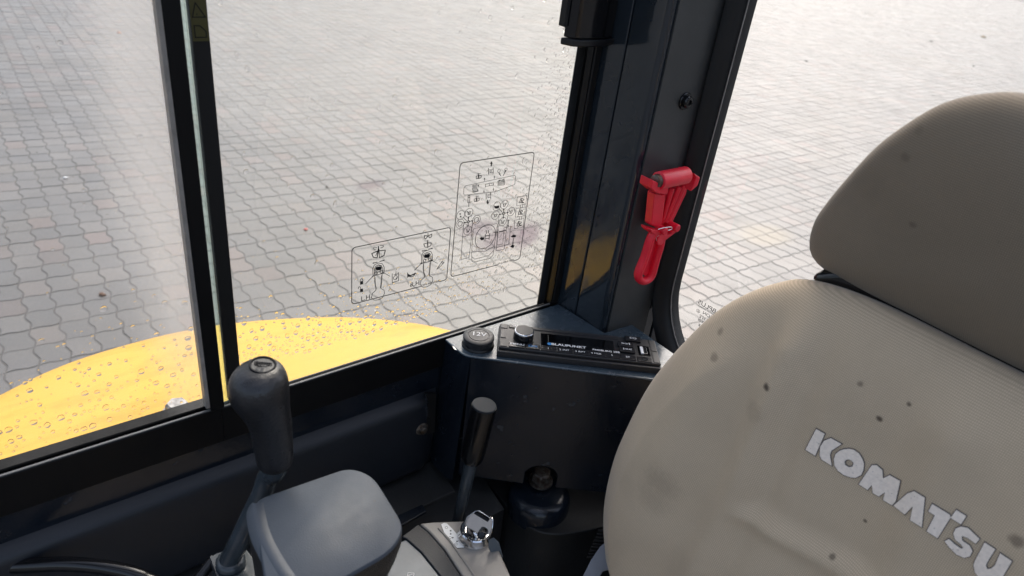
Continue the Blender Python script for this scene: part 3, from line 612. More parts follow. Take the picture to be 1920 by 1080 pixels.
# rain
def droplets(name, parent, items, y, sg=1):
    kept = []; grid = {}
    for d_ in sorted(items, key=lambda q: -q[2]):                  # drops that would merge are left out
        c_ = (int(d_[0] / .006), int(d_[1] / .006)); ok = True
        for a_ in (-1, 0, 1):
            for b_ in (-1, 0, 1):
                for e_ in grid.get((c_[0] + a_, c_[1] + b_), ()):
                    if math.hypot(d_[0] - e_[0], (d_[1] - e_[1]) / 1.4) < (d_[2] + e_[2]) * 1.15: ok = False
        if ok: kept.append(d_); grid.setdefault(c_, []).append(d_)
    items = kept; vs = []; fs = []; seg = 12
    for (x, z, r, el) in items:
        o = len(vs); hh = r * random.uniform(.20, .34); rot = random.uniform(0, 6.28)
        rings = [(1, 0), (0.86, .5), (0.5, .86)]
        wob = [1 + random.uniform(-.12, .12) for _ in range(seg)]
        for rr, h in rings:
            for k in range(seg):
                an = k * 2 * math.pi / seg; vs.append((x + r * rr * math.cos(an) * wob[k], y + sg * hh * h, z + r * rr * math.sin(an) * wob[k] * el))
        vs.append((x, y + sg * hh, z)); vs.append((x, y, z))
        for i in range(2):
            for k in range(seg): fs.append((o + i * seg + k, o + i * seg + (k + 1) % seg, o + (i + 1) * seg + (k + 1) % seg, o + (i + 1) * seg + k))
        for k in range(seg): fs.append((o + 2 * seg + k, o + 2 * seg + (k + 1) % seg, o + 3 * seg)); fs.append((o + (k + 1) % seg, o + k, o + 3 * seg + 1))
    return MB().add(vs, fs).build(name, 'water', parent, kind='stuff', smooth=60)
def rr_(a, b): return random.uniform(a, b)
it = []
def drop_r(): return min(0.0025, 0.00062 * math.exp(random.gauss(0.45, .5)))
for _ in range(1300):                                              # right edge: dense
    x = XJ0 + .003 - abs(random.gauss(0, .022)); z = rr_(-0.44, 0.02); 
    if z > -.25 and random.random() < .35: continue
    it.append((x, z, drop_r() * .9, rr_(.9, 1.5)))
for _ in range(620):
    x = 0.50 - abs(random.gauss(0, .07)); z = -0.44 + abs(random.gauss(0, .05)); it.append((x, z, drop_r() * .95, rr_(.9, 1.6)))
for _ in range(900):                                              # near the bottom left over the hood
    x = rr_(XS2, 0.40); z = -0.443 + abs(random.gauss(0, .026)); it.append((x, z, drop_r() * 1.0, rr_(.9, 1.3)))
for _ in range(420): it.append((rr_(XS2, 0.53), rr_(-0.44, .02), drop_r(), rr_(.9, 1.7)))
for _ in range(220): it.append((rr_(.40, 0.53), rr_(-0.40, -.3), drop_r() * .9, rr_(.9, 1.7)))
droplets('raindrop', fwin, it, 0.5743)
it = []
for _ in range(420):
    x = rr_(-0.06, XB0 - .004); z = -0.448 + abs(random.gauss(0, .05)); it.append((x, z, drop_r() * 1.15, rr_(.8, 1.2)))
for _ in range(90): it.append((rr_(-0.06, XB0 - .02), rr_(-0.40, -.1), drop_r() * .8, rr_(.8, 1.4)))
droplets('raindrop', swin, it, 0.5601)
it = [(rr_(XS + .002, XS2 + .001), rr_(-.44, 0), drop_r() * .55, 1.0) for _ in range(70)]
droplets('bead_of_water', fwin, [(rr_(XJ0 + .0008, XJ1 - .0012), z_, rr_(.0004, .0012), 1.2) for z_ in [rr_(-.46, -.30) for _ in range(45)] + [rr_(-.22, -.10) for _ in range(50)]], 0.5689, -1)
# ------------------------------------------------------------------ line stickers on the glass
YS = 0.5700
s1 = thing('lever_diagram_sticker', 'clear wide sticker with two joystick drawings marked L.H. and R.H.', 'sticker')
s2 = thing('control_diagram_sticker', 'clear tall sticker with seat and lever pattern drawing beside purple smudge', 'sticker')
def dz1(x, y): p = ony(650 + x / 6.352, 410 + y / 6.352, YS); return (p.x, p.z)   # from the close view of the wide sticker
def dz2(x, y): p = ony(830 + x / 4.155, 270 + y / 4.155, YS); return (p.x, p.z)
ORG = (0, YS, 0); UX = (1, 0, 0); VZ = (0, 0, 1); NN = (0, -1, 0)
def circ(c, r, n=18, ry=None, f=None):
    return [(c[0] + r * math.cos(2 * math.pi * k / n), c[1] + (ry or r) * math.sin(2 * math.pi * k / n)) for k in range(n + 1)]
def rrect(x0, z0, x1, z1, r, gap=None):
    P = round_poly([(x0, z0, 0), (x1, z0, 0), (x1, z1, 0), (x0, z1, 0)], r, 4); P = [(p.x, p.y) for p in P]; return P
wl = 0.00055
L = []
A0 = dz1(62, 360); A1 = dz1(1237, 90); B0 = dz1(65, 1025); B1 = dz1(1195, 720)
sx0, sx1, sz1, sz0 = A0[0], (A1[0] + B1[0]) / 2, (A0[1] + A1[1]) / 2, (B0[1] + B1[1]) / 2
def frame_lines(x0, x1, z0, z1, r, g0, g1):
    L = [[(x0, z0 + r), (x0, z1 - r)] , [(x0 + r, z1), (x1 - r, z1)], [(x1, z1 - r), (x1, z0 + r)], [(x1 - r, z0), (g1, z0)], [(g0, z0), (x0 + r, z0)]]
    L += [arc(x0 + r, z1 - r, r, 180, 90, 4), arc(x1 - r, z1 - r, r, 90, 0, 4), arc(x1 - r, z0 + r, r, 0, -90, 4), arc(x0 + r, z0 + r, r, 270, 180, 4)]
    return L
fr1 = frame_lines(sx0, sx1, sz0, sz1, 0.004, dz1(880, 800)[0], dz1(1110, 740)[0])
MB().strokes(fr1, 0.0008, ORG, UX, VZ, NN).build('sticker_border', 'ink', s1, smooth=0)
def D1(pl): return [dz1(a, b) for a, b in pl]
L = []; F = []
def joystick(cx, cy, k, dxn):
    # cx,cy centre of grip head in close view pixels
    L.append((circ(dz1(cx, cy + 8), 0.0036, 16, 0.0036)[0:17], wl * .8))
    q = lambda pts: D1([(cx + a * k, cy + b * k) for a, b in pts])
    L.append(q([(-62, 90), (-68, 10), (-48, -38), (0, -62), (48, -50), (68, -10), (66, 60)]))
    L.append(q([(-46, 88), (-50, 15), (-34, -22), (0, -40), (34, -30), (50, 0), (50, 60)]))
    F.append(q([(-36, 10), (-22, -12), (20, -22), (38, -6), (34, 12), (18, 24), (-22, 30)]))
    L.append((circ(dz1(cx - 30 * k, cy + 62 * k), 0.0016, 10), wl)); L.append((circ(dz1(cx + 34 * k, cy + 46 * k), 0.0016, 10), wl))
    L.append(q([(-60, 92), (-20, 84), (20, 72), (62, 62)]))
    L.append(q([(-44, 92), (-46, 160), (-36, 220), (-30, 262), (-70, 300), (-84, 350), (-52, 382), (0, 378), (48, 352), (72, 300), (66, 262), (40, 250), (28, 240), (40, 160), (44, 66)]))
    L.append((q([(-40, 110), (-36, 200), (-20, 252)]), wl * .8)); L.append((q([(36, 90), (30, 170), (22, 235)]), wl * .8))
joystick(378, 588, 1.0, 0); joystick(955, 440, 0.98, 0)
def arrow(p, q_, D=D1, w=wl * 1.4, h=12):
    p = Vector(p); q_ = Vector(q_); d = (q_ - p).normalized(); n = Vector((-d.y, d.x)); L.append((D([p, q_]), w))
    F.append(D([tuple(q_ + d * 4), tuple(q_ - d * h + n * h * .7), tuple(q_ - d * h - n * h * .7)]))
arrow((362, 518), (312, 530)); arrow((395, 508), (448, 494)); arrow((945, 376), (898, 386)); arrow((975, 364), (1022, 352))
arrow((228, 772), (318, 680), w=wl, h=16); arrow((515, 685), (432, 640), w=wl, h=16); arrow((808, 612), (896, 525), w=wl, h=16); arrow((1078, 530), (998, 488), w=wl, h=16)
L += [(D1([(378, 330), (378, 380)]), .0009), (D1([(298, 415), (372, 384), (362, 466), (316, 458), (298, 415)]), .0009), (D1([(382, 384), (460, 374), (444, 438), (390, 462), (382, 384)]), .0009), (D1([(372, 384), (345, 440)]), .0006),
      (D1([(360, 344), (330, 338), (316, 350), (325, 364), (350, 362)]), wl), (D1([(398, 318), (440, 322), (432, 338), (405, 348)]), wl)]
F.append(D1([(370, 360), (388, 358), (390, 390), (370, 392)]))
L += [(D1([(968, 172), (968, 205)]), wl), (D1([(928, 200), (966, 208), (940, 242), (924, 228), (928, 200)]), .0007), (D1([(972, 205), (1012, 182), (1012, 212), (990, 228), (972, 205)]), .0007),
      (D1([(965, 258), (965, 290)]), .0009), (D1([(918, 300), (962, 290), (964, 340), (930, 336), (918, 300)]), .0007), (D1([(968, 288), (1008, 290), (1000, 320), (966, 340), (968, 288)]), .0007)]
L += [(D1([(542, 655), (542, 762), (618, 738), (618, 640)]), wl), (circ(dz1(580, 702), 0.0024, 14), wl), (D1([(585, 645), (585, 672)]), wl), (D1([(562, 668), (606, 658)]), wl), (D1([(600, 700), (585, 712)]), wl)]
F += [D1([(722, 645), (735, 660), (760, 672), (820, 642), (826, 655), (762, 682), (735, 690), (724, 705)]), D1([(160, 748), (194, 740), (194, 778), (160, 786)]), D1([(160, 838), (194, 832), (194, 868), (160, 874)])]
L += [(D1([(725, 645), (725, 700)]), .0007), (D1([(745, 688), (770, 692), (800, 680), (812, 655)]), .0009), (D1([(165, 742), (165, 722), (178, 714), (190, 722), (190, 738)]), wl), (D1([(140, 832), (140, 816), (152, 810), (164, 816), (166, 834)]), wl)]
L += [(D1([(1074, 602), (1134, 508), (1160, 522), (1088, 592), (1074, 602)]), wl), (D1([(1126, 520), (1150, 538)]), wl)]
MB().strokes(L, wl, ORG, UX, VZ, NN).fill(F, ORG, UX, VZ, NN).build('sticker_drawing', 'ink', s1, smooth=0)
def gtext(body, D, x, y, size, par, sx=1.0, al='CENTER'):
    p = D(x, y); text(body, (p[0], YS, p[1]), (1, 0, 0), (0, 0, 1), size, 'ink', par, 'sticker_lettering', sx=sx, align=al, offset=0.008)
gtext('L.H.', dz1, 234, 942, 0.0078, s1); gtext('R.H.', dz1, 820, 775, 0.0078, s1); gtext('22N-98-31840', dz1, 1000, 768, 0.0036, s1, 1.2)
# tall sticker
def D2(pl): return [dz2(a, b) for a, b in pl]
A0, A1, B0, B1 = dz2(130, 160), dz2(713, 52), dz2(67, 1035), dz2(603, 895)
tx0, tx1, tz1, tz0 = (A0[0] + B0[0]) / 2, (A1[0] + B1[0]) / 2, (A0[1] + A1[1]) / 2, (B0[1] + B1[1]) / 2
MB().strokes(frame_lines(tx0, tx1, tz0, tz1, 0.004, dz2(425, 940)[0], dz2(555, 902)[0]), 0.0008, ORG, UX, VZ, NN).build('sticker_border', 'ink', s2, smooth=0)
L = []; F = []; t_ = 0.00038
def A2(p, q_, w=0.0007, h=9): arrow(p, q_, D2, w, h)
A2((378, 168), (380, 140), .0014, 14); A2((350, 438), (350, 464), .0014, 14)
L += [(D2([(165, 345), (178, 325), (560, 243), (567, 252), (562, 312), (550, 320), (405, 372), (340, 378), (170, 398), (163, 390), (165, 345)]), t_), (D2([(332, 314), (396, 302), (396, 320), (332, 330), (332, 314)]), t_), (D2([(363, 308), (363, 325)]), t_)]
for x0, y0 in ((357, 190), (338, 385)): L += [(D2([(x0, y0), (x0, y0 + 45)]), .0006), (D2([(x0 + 36, y0 - 6), (x0 + 36, y0 + 38)]), .0006), (D2([(x0, y0 + 12), (x0 + 36, y0 + 6)]), t_), (D2([(x0, y0 + 36), (x0 + 36, y0 + 30)]), t_), (circ(dz2(x0 + 18, y0 + 21), .0012, 8), t_)]
for x0, y0 in ((280, 252), (265, 430)): L += [(D2([(x0 - 2, y0 - 25), (x0 - 2, y0 + 20)]), t_), (D2([(x0 - 4, y0 - 8), (x0 - 20, y0), (x0 - 18, y0 + 18), (x0 - 6, y0 + 18), (x0 - 4, y0 - 8)]), .0006), (D2([(x0 + 2, y0 - 10), (x0 + 20, y0 - 8), (x0 + 18, y0 + 10), (x0 + 4, y0 + 16), (x0 + 2, y0 - 10)]), .0006), (D2([(x0 - 14, y0 - 18), (x0 + 16, y0 - 24)]), t_)]
for (p, q_) in (((326, 285), (326, 266)), ((402, 268), (402, 252)), ((321, 358), (321, 376)), ((396, 342), (395, 360)), ((278, 335), (278, 318)), ((273, 350), (273, 368)), ((452, 280), (436, 284)), ((466, 276), (480, 272))): A2(p, q_, .0005, 7)
for k in range(6): L.append((D2([(235, 322 + k * 10), (268, 316 + k * 10)]), .0006))
for k in range(4): L.append((D2([(432, 290 + k * 9), (480, 282 + k * 9)]), .0006))
L += [(D2([(234, 320), (234, 375), (266, 370)]), t_), (D2([(430, 288), (430, 326), (480, 318), (480, 282)]), t_)]
A2((452, 248), (440, 228), .0006); A2((472, 246), (490, 205), .0006); L += [(circ(dz2(438, 210), .0018, 9), t_), (circ(dz2(492, 198), .0018, 9), t_)]
L += [(D2([(198, 402), (212, 400), (210, 456), (196, 458), (198, 402)]), .0006), (D2([(204, 458), (202, 486)]), .0006), (D2([(198, 418), (212, 416)]), .0006)]
for (x, y) in ((140, 553), (205, 535), (135, 620), (263, 590), (195, 673), (422, 485), (481, 472), (532, 526), (411, 555), (467, 605)): L.append((circ(dz2(x, y), 0.0053, 20), t_))
for (x, y) in ((135, 620), (263, 590)): L.append((circ(dz2(x, y), 0.0030, 14), .0005))
for cx, cy in ((199, 605), (474, 541)):
    L.append((circ(dz2(cx, cy), .0014, 9), .0009)); A2((cx, cy - 10), (cx + 2, cy - 36)); A2((cx, cy + 12), (cx - 2, cy + 36)); A2((cx - 12, cy + 3), (cx - 34, cy + 8)); A2((cx + 12, cy - 3), (cx + 36, cy - 8))
L += [(D2([(160, 572), (186, 598)]), .0006), (D2([(440, 505), (465, 532)]), .0006)]
for (x, y, s_) in ((205, 535, 1), (195, 673, -1), (481, 472, 1), (532, 526, 1), (411, 555, 1), (467, 605, -1)): L += [(D2([(x - 14, y - 12), (x - 4, y + 4 * s_), (x - 8, y + 14), (x + 4, y + 12), (x + 8, y - 2), (x + 16, y - 8)]), .0006), (D2([(x - 10, y + 2), (x + 10, y - 12 * s_)]), .0005)]
F += [D2([(402, 478), (412, 484), (440, 478), (436, 496), (404, 500)])]; L.append((D2([(408, 500), (436, 498), (440, 480)]), .0006))
for (x, y) in ((136, 545), (140, 565)): F.append(D2([(x - 5, y - 4), (x + 5, y - 6), (x + 5, y + 4), (x - 5, y + 6)]))
for k, (x, y) in enumerate(((616, 442), (606, 532), (596, 622))):
    L.append((D2([(x - 36, y - 28), (x + 38, y - 42), (x + 32, y + 26), (x - 40, y + 38), (x - 36, y - 28)]), t_)); L += [(D2([(x - 18, y + 16), (x - 6, y - 20), (x + 18, y - 12), (x, y + 8), (x + 16, y + 14), (x - 18, y + 16)]), .0007)]
    F.append(D2([(x - 8, y - 14), (x + 4, y - 8), (x - 2, y + 10)]))
L += [(D2([(606, 474), (604, 500)]), t_), (D2([(622, 470), (620, 496)]), t_), (D2([(598, 566), (596, 592)]), t_), (D2([(614, 562), (612, 588)]), t_)]
L += [(D2([(163, 625), (155, 715), (142, 900), (205, 884), (226, 712), (230, 600)]), t_), (D2([(155, 722), (222, 706)]), t_),
      (D2([(238, 668), (240, 660), (420, 620), (426, 628), (402, 795), (330, 835), (240, 838), (226, 828), (238, 668)]), t_), (D2([(230, 835), (224, 850), (228, 912), (240, 920), (362, 892), (390, 870), (404, 800), (398, 798)]), t_), (D2([(228, 880), (250, 896), (360, 868), (396, 830)]), t_),
      (D2([(440, 560), (430, 640), (415, 832), (478, 820), (500, 640), (506, 560)]), t_), (D2([(432, 660), (425, 786), (468, 778), (478, 650)]), t_), (D2([(418, 806), (480, 792)]), t_), (D2([(486, 650), (530, 640), (515, 780), (478, 790)]), t_), (circ(dz2(333, 722), .0142, 26, .0150), .0006)]
for x0, y0 in ((333, 702),): L += [(D2([(x0, y0), (x0 - 4, y0 + 48)]), .0007), (D2([(x0 + 32, y0 - 6), (x0 + 28, y0 + 42)]), .0007), (D2([(x0, y0 + 14), (x0 + 32, y0 + 8)]), .0006), (D2([(x0 - 2, y0 + 36), (x0 + 30, y0 + 30)]), .0006), (D2([(x0 + 8, y0 - 28), (x0 + 8, y0 - 6)]), .0008), (D2([(x0 + 22, y0 - 30), (x0 + 22, y0 - 8)]), .0008)]
A2((398, 690), (430, 686)); A2((512, 618), (513, 592)); A2((509, 622), (509, 642)); L.append((D2([(440, 684), (490, 672)]), .0012))
F += [D2([(288, 736), (306, 722), (308, 730), (324, 726), (320, 744), (300, 750)]), D2([(532, 720), (550, 706), (572, 712), (566, 726), (540, 728)]), D2([(526, 800), (546, 780), (560, 792), (548, 810)])]
L.append((D2([(552, 734), (546, 770)]), .0008)); A2((548, 762), (546, 778), .0008)
MB().strokes(L, t_, ORG, UX, VZ, NN).fill(F, ORG, UX, VZ, NN).build('sticker_drawing', 'ink', s2, smooth=0)
gtext('2A1-98-11530', dz2, 490, 918, 0.0036, s2, 1.2)
# trim cover at the top of the rear window post
tc_ = thing('window_blind_housing', 'black extruded housing with end cap at the top of the window post', 'housing')
xa, xb = 0.502, 0.567
hp = [(xa, 0.541), (xa + .006, 0.532), (xa + .014, 0.529), (xa + .045, 0.528), (xb - .003, 0.534), (xb - .003, 0.541)]
MB().prism([(x, y, -0.128) for x, y in hp], (0, 0, 0.48)).build('housing_body', 'gloss_black', tc_, bevel=0.001)
hp2 = [(xa - .002, 0.5425), (xa + .004, 0.530), (xa + .014, 0.526), (xa + .047, 0.5255), (xb - .001, 0.532), (xb - .001, 0.5425)]
MB().prism([(x, y, -0.1355) for x, y in hp2], (0, 0, 0.0072)).build('end_cap', 'black', tc_, bevel=0.0015)
MB().bb(xa - 0.0048, xa - 0.0002, 0.5365, 0.5455, -0.118, 0.35).build('rubber_strip', 'rubber', tc_, bevel=0.001)

# ------------------------------------------------------------------ corner console box
con = thing('corner_console', 'navy steel corner box under the pillar, scuffed top with chipped front corner', 'console')
ZC = -0.458
top2 = [(0.3915, 0.5445), (0.393, 0.507), (0.6135, 0.3180), (0.6150, 0.4625), (0.5700, 0.4655), (0.5625, 0.5430)]
tp3 = round_poly([(x, y, ZC) for x, y in top2], [0.0, 0.009, 0.012, 0.0, 0.0, 0.0], 6)
MB().prism(tp3, (0, 0, -0.003)).build('console_top', 'navy_lit_top', con, bevel=0.0014, seg=3)
dF = Vector((0.6135 - 0.393, 0.3180 - 0.507, 0)).normalized(); nF = Vector((-0.651, -0.759, 0)).normalized(); nF = Vector((dF.y, -dF.x, 0))
if nF.x > 0: nF = -nF
# front sheet with the arched cut-out, side sheet
P0 = Vector((0.399, 0.503, 0)) + nF * -0.0012
def fr(s, z): return P0 + dF * s + Vector((0, 0, z))
LF = 0.275
sc0 = (onpl(985, 885, P0, nF) - P0).dot(dF); sc1 = (onpl(1047, 885, P0, nF) - P0).dot(dF)
zb_ = -0.6405; zarch = onpl(1015, 874, P0, nF).z
poly = [fr(0, ZC - 0.003), fr(0, zb_ + .002), fr(sc0, zb_), fr(sc0, zarch - .012), fr(sc0 + .006, zarch - .004), fr(sc0 + .014, zarch), fr(sc1 - .014, zarch), fr(sc1 - .005, zarch - .004), fr(sc1, zarch - .012), fr(sc1, zb_), fr(LF, zb_ + .006), fr(LF, ZC - 0.003)]
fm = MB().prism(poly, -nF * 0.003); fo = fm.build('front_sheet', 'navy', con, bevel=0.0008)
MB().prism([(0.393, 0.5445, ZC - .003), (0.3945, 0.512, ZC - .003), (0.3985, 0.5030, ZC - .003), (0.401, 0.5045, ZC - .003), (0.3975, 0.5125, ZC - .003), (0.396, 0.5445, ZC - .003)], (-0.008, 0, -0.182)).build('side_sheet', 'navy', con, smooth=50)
chp = onz(849, 652, ZC + 0.0003)
MB().prism([onz(a, b, ZC + 0.0002) for a, b in ((848, 649), (852, 651), (855, 655), (857, 657), (853, 656), (850, 653))], (0, 0, 0.0004)).build('paint_chip', 'silver', con, smooth=0)
ck = MB()
for a, b, l in ((984, 671, 1.4), (1106, 681, 1.2), (1245, 696, 1.5), (917, 606, 1.0), (1012, 594, 1.0), (1187, 700, .8)):
    p = onz(a, b, ZC + .0002); ck.lathe(p, (0, 0, 1), [(0.0009 * l, 0), (0.0006 * l, 0.0004)], 7)
ck.build('paint_speck', 'rubber', con, kind='stuff', smooth=0)
# mount with big bolt in the cut-out
mt_ = thing('mount_cap', 'round black cap with rusty hex bolt in the console cut-out', 'mount')
bc = atd(1011, 930, 0.90)
MB().lathe(bc + Vector((0, 0, -0.012)), (0, 0, 1), [(0.0395, -0.01), (0.0400, 0.0), (0.0398, 0.010), (0.0382, 0.0165), (0.0345, 0.0205), (0.026, 0.0225), (0.0001, 0.0228)], 48).build('cap', 'navy', mt_, smooth=50)
bt = bc + Vector((0.006, 0.008, 0.0155))
MB().lathe(bt, (0, 0, 1), [(0.0155, 0), (0.0155, 0.003), (0.0001, 0.003)], 30).build('washer', 'steel', mt_, smooth=30)
MB().lathe(bt + Vector((0, 0, 0.003)), (0, 0, 1), [(0.0125, 0), (0.0125, 0.012), (0.0105, 0.0142), (0.0001, 0.0145)], 6).build('hex_bolt', 'steel', mt_, bevel=0.0006, smooth=20)
# platform under the console
plt_ = thing('rear_platform', 'black moulded floor platform with curved front edge below the console', 'platform')
ZP = bc.z - 0.014
pe = smooth_path([onz(a, b, ZP) for a, b in ((862, 880), (905, 900), (930, 925), (960, 962), (995, 990), (1030, 1001), (1075, 999), (1150, 984), (1250, 960))], 5)
pl = pe + [Vector((0.70, 0.30, ZP)), Vector((0.70, 0.60, ZP)), Vector((0.40, 0.60, ZP))]
MB().prism(pl, (0, 0, -0.16)).build('platform_block', 'paint_dark', plt_, bevel=0.002)

# ------------------------------------------------------------------ radio
rad = thing('car_radio', 'black car radio with chrome ringed knob set flat in the console top', 'radio')
ZR = -0.4465
qa = [onz(a, b, ZR) for a, b in ((938, 607), (1228, 637.5), (1240, 684), (935, 649))]
RU = ((qa[1] - qa[0]).normalized() + (qa[2] - qa[3]).normalized()).normalized(); RV = Vector((-RU.y, RU.x, 0)); RV = -RV if RV.y > 0 else RV   # RV points to the front edge
RO = qa[0]; RN = Vector((0, 0, 1)); RW = ((qa[1] - qa[0]).length + (qa[2] - qa[3]).length) / 2; RD = ((qa[3] - qa[0]).dot(RV) + (qa[2] - qa[1]).dot(RV)) / 2
RO = (qa[0] + qa[3] - RV * RD) / 2
Rm = Matrix((RU, -RV, RN)).transposed()
def rp(u, v, h=0): return RO + RU * u + RV * v + RN * h
def uv(px, py, h=0): p = onz(px, py, ZR + h) - RO; return p.dot(RU), p.dot(RV)
def rbox(name, mt, u0, v0, u1, v1, h0, h1, bev=0.0006, par=rad):
    return MB().box(rp((u0 + u1) / 2, (v0 + v1) / 2, (h0 + h1) / 2), (u1 - u0, v1 - v0, h1 - h0), Rm).build(name, mt, par, bevel=bev)
rbox('trim_ring', 'radio', -0.001, -0.001, RW + .001, RD + .0035, -0.0115, -0.0035, 0.001)
face = rbox('faceplate', 'radio', 0, 0, RW, RD, -0.0035, 0.0, 0.0012)
def C(x, y): return uv(920 + x / 5.647, 590 + y / 5.647)          # from the close view
def cbox(name, mt, x0, y0, x1, y1, h1=0.0012, mt2=None):
    a = C(x0, y0); b = C(x1, y1); c = C(x0, y1); d = C(x1, y0)
    u0, u1 = sorted(((a[0] + c[0]) / 2, (b[0] + d[0]) / 2)); v0, v1 = sorted(((a[1] + d[1]) / 2, (b[1] + c[1]) / 2)); return (u0, v0, u1, v1)
sk = (RD / RW)
def btn(u0, v0, u1, v1, h=0.0014, mt='radio_btn', name='button', bev=0.0004): return rbox(name, mt, u0 * RW, v0 * RD, u1 * RW, v1 * RD, 0.0, h, bev)
# fractions of the face: u 0..1 left to right, v 0..1 back to front
btn(.058, .03, .155, .155, .0012); btn(.062, .80, .158, .975, .0016); btn(.163, .80, .252, .975, .0016)
for k in range(6): btn(.258 + k * .0985, .80, .258 + (k + 1) * .0985 - .0035, .975, .0012)
btn(.855, .80, .945, .975, .0010); btn(.80, .02, .90, .21, .0030); btn(.745, .30, .842, .49, .0030); btn(.750, .525, .846, .715, .0030)
btn(.006, .27, .040, .62, .0008, 'radio'); btn(.006, .03, .048, .20, .0008, 'radio'); btn(.006, .76, .050, .97, .0008, 'radio'); btn(.955, .04, .992, .50, .0008, 'radio'); btn(.955, .56, .994, .97, .0008, 'radio')
btn(.258, .245, .72, .755, .0005, 'screen', 'screen_surround', .0003); btn(.305, .29, .685, .62, .0009, 'screen', 'display', .0003)
btn(.20, .03, .76, .14, .0010, 'radio', 'cd_slot_lip', .0006)
btn(.872, .33, .945, .72, .0008, 'screen', 'usb_recess', .0002); btn(.885, .40, .902, .68, .0020, 'white', 'usb_tongue', .0002); btn(.906, .40, .925, .66, .0016, 'chrome', 'usb_shell', .0002)
MB().tube([rp(.902 * RW + .0028 * math.cos(a), .89 * RD + .0028 * math.sin(a), .0012) for a in [k * math.pi / 10 for k in range(20)]], .0007, 6, closed=True).build('aux_socket', 'gloss_black', rad)
kc = onz(981, 634, ZR)
KS = .66
MB().lathe(kc, RN, [(a_ * KS, b_) for a_, b_ in [(0.0172, 0), (0.0172, 0.004), (0.0165, 0.0085)]], 48).build('volume_knob', 'gloss_black', rad, smooth=30)
MB().lathe(kc, RN, [(a_ * KS, b_) for a_, b_ in [(0.0166, 0.0085), (0.0170, 0.0092), (0.0166, 0.0104), (0.0158, 0.0108)]], 48).build('knob_ring', 'chrome', rad, smooth=60)
MB().lathe(kc, RN, [(a_ * KS, b_) for a_, b_ in [(0.0150, 0.0085), (0.0150, 0.0112), (0.0125, 0.0111), (0.0001, 0.0112)]], 48).build('knob_face', 'radio', rad, smooth=30)
def rt(s, u, v, size, h=.0018, mt='white', sx=1.0, al='CENTER', off=0.0): text(s, rp(u * RW, v * RD, h), RU, -RV, size, mt, rad, 'radio_lettering', ext=.0001, sx=sx, align=al, offset=off)
rt('MENU', .112, .875, .0042, .0017, sx=1.4, off=.01); rt('DIS', .208, .885, .0052, .0017, sx=1.4, mt='blue')
for k, s_ in enumerate(('1', '2 INT', '3 RPT', '4 MIX', '5', 'ST')):
    rt(s_, .258 + (k + .45) * .0985, .89, .0040, .0014, sx=1.2)
rt('EQ', .851, .11, .0044, .0031, sx=1.5); rt('>>I', .795, .39, .0050, .0031, sx=1.5, off=.01); rt('I<<', .799, .62, .0050, .0031, sx=1.5, off=.01); rt('SRC', .10, .085, .0044, .0013)
rt('BLAUPUNKT', .322, .69, .0056, .0011, sx=1.25, al='LEFT', off=.025); rt('FREIBURG 288', .578, .735, .0042, .0011, sx=1.2, al='LEFT', off=.015)
MB().lathe(rp(.311 * RW, .69 * RD, .0009), RN, [(0.0024, 0), (0.0024, .0003)], 20).build('blue_dot_logo', 'blue', rad)
# ------------------------------------------------------------------ 12 V socket cap
sk_ = thing('power_socket_cap', 'round black 12V power socket cap left of the radio', 'socket')
cc = onz(896, 646, ZC)
MB().lathe(cc, (0, 0, 1), [(0.0185, 0.0), (0.0185, 0.0015), (0.0175, 0.003)], 48).build('socket_flange', 'black', sk_, smooth=40)
def scal(an, h): return 1 - 0.06 * max(0, math.cos(5 * an)) ** 2 if h < .009 else 1
MB().lathe(cc, (0, 0, 1), [(0.0158, 0.003), (0.0172, 0.0035), (0.0172, 0.0085), (0.0178, 0.0095), (0.0175, 0.0118), (0.0160, 0.0128), (0.0120, 0.0130), (0.0118, 0.0122), (0.0113, 0.0122), (0.0111, 0.0130), (0.0001, 0.0132)], 80, scal).build('cap', 'radio', sk_, smooth=45)
text('12V', cc + Vector((0, 0, 0.0133)) + RV * -.001, RU, -RV, 0.0108, 'white', sk_, 'cap_lettering', offset=-0.005)

# ------------------------------------------------------------------ emergency hammer
ham = thing('emergency_hammer', 'red plastic emergency hammer in its holder on the pillar', 'hammer')
def hy(a, b, y): return ony(1160 + a / 4.32, 300 + b / 4.32, y)     # from the close view
YB = 0.4615
def slab(pts, y0, y1, name, bev=0.001, mt='red', smooth=35):
    P = [hy(a, b, (y0 + y1) / 2) for a, b in pts]; P = [Vector((p.x, y1, p.z)) for p in P]
    return MB().prism(P, (0, y0 - y1, 0)).build(name, mt, ham, bevel=bev, smooth=smooth)
# back plate and fan-shaped body
slab([(258, 250), (345, 262), (520, 215), (560, 200), (505, 300), (420, 480), (395, 520), (300, 545), (238, 520)], 0.452, YB, 'holder_plate', .0015)
slab([(262, 262), (340, 275), (322, 540), (236, 512)], 0.441, 0.4515, 'side_cheek', .001)
for a, b in (((358, 240), (335, 500)), ((430, 228), (352, 505)), ((492, 215), (375, 500)), ((530, 208), (405, 490))):
    p, q = hy(*a, 0.444), hy(*b, 0.447); MB().tube([p, p.lerp(q, .5), q], [0.0030, 0.0028, 0.0022], 10).build('rib', 'red', ham)
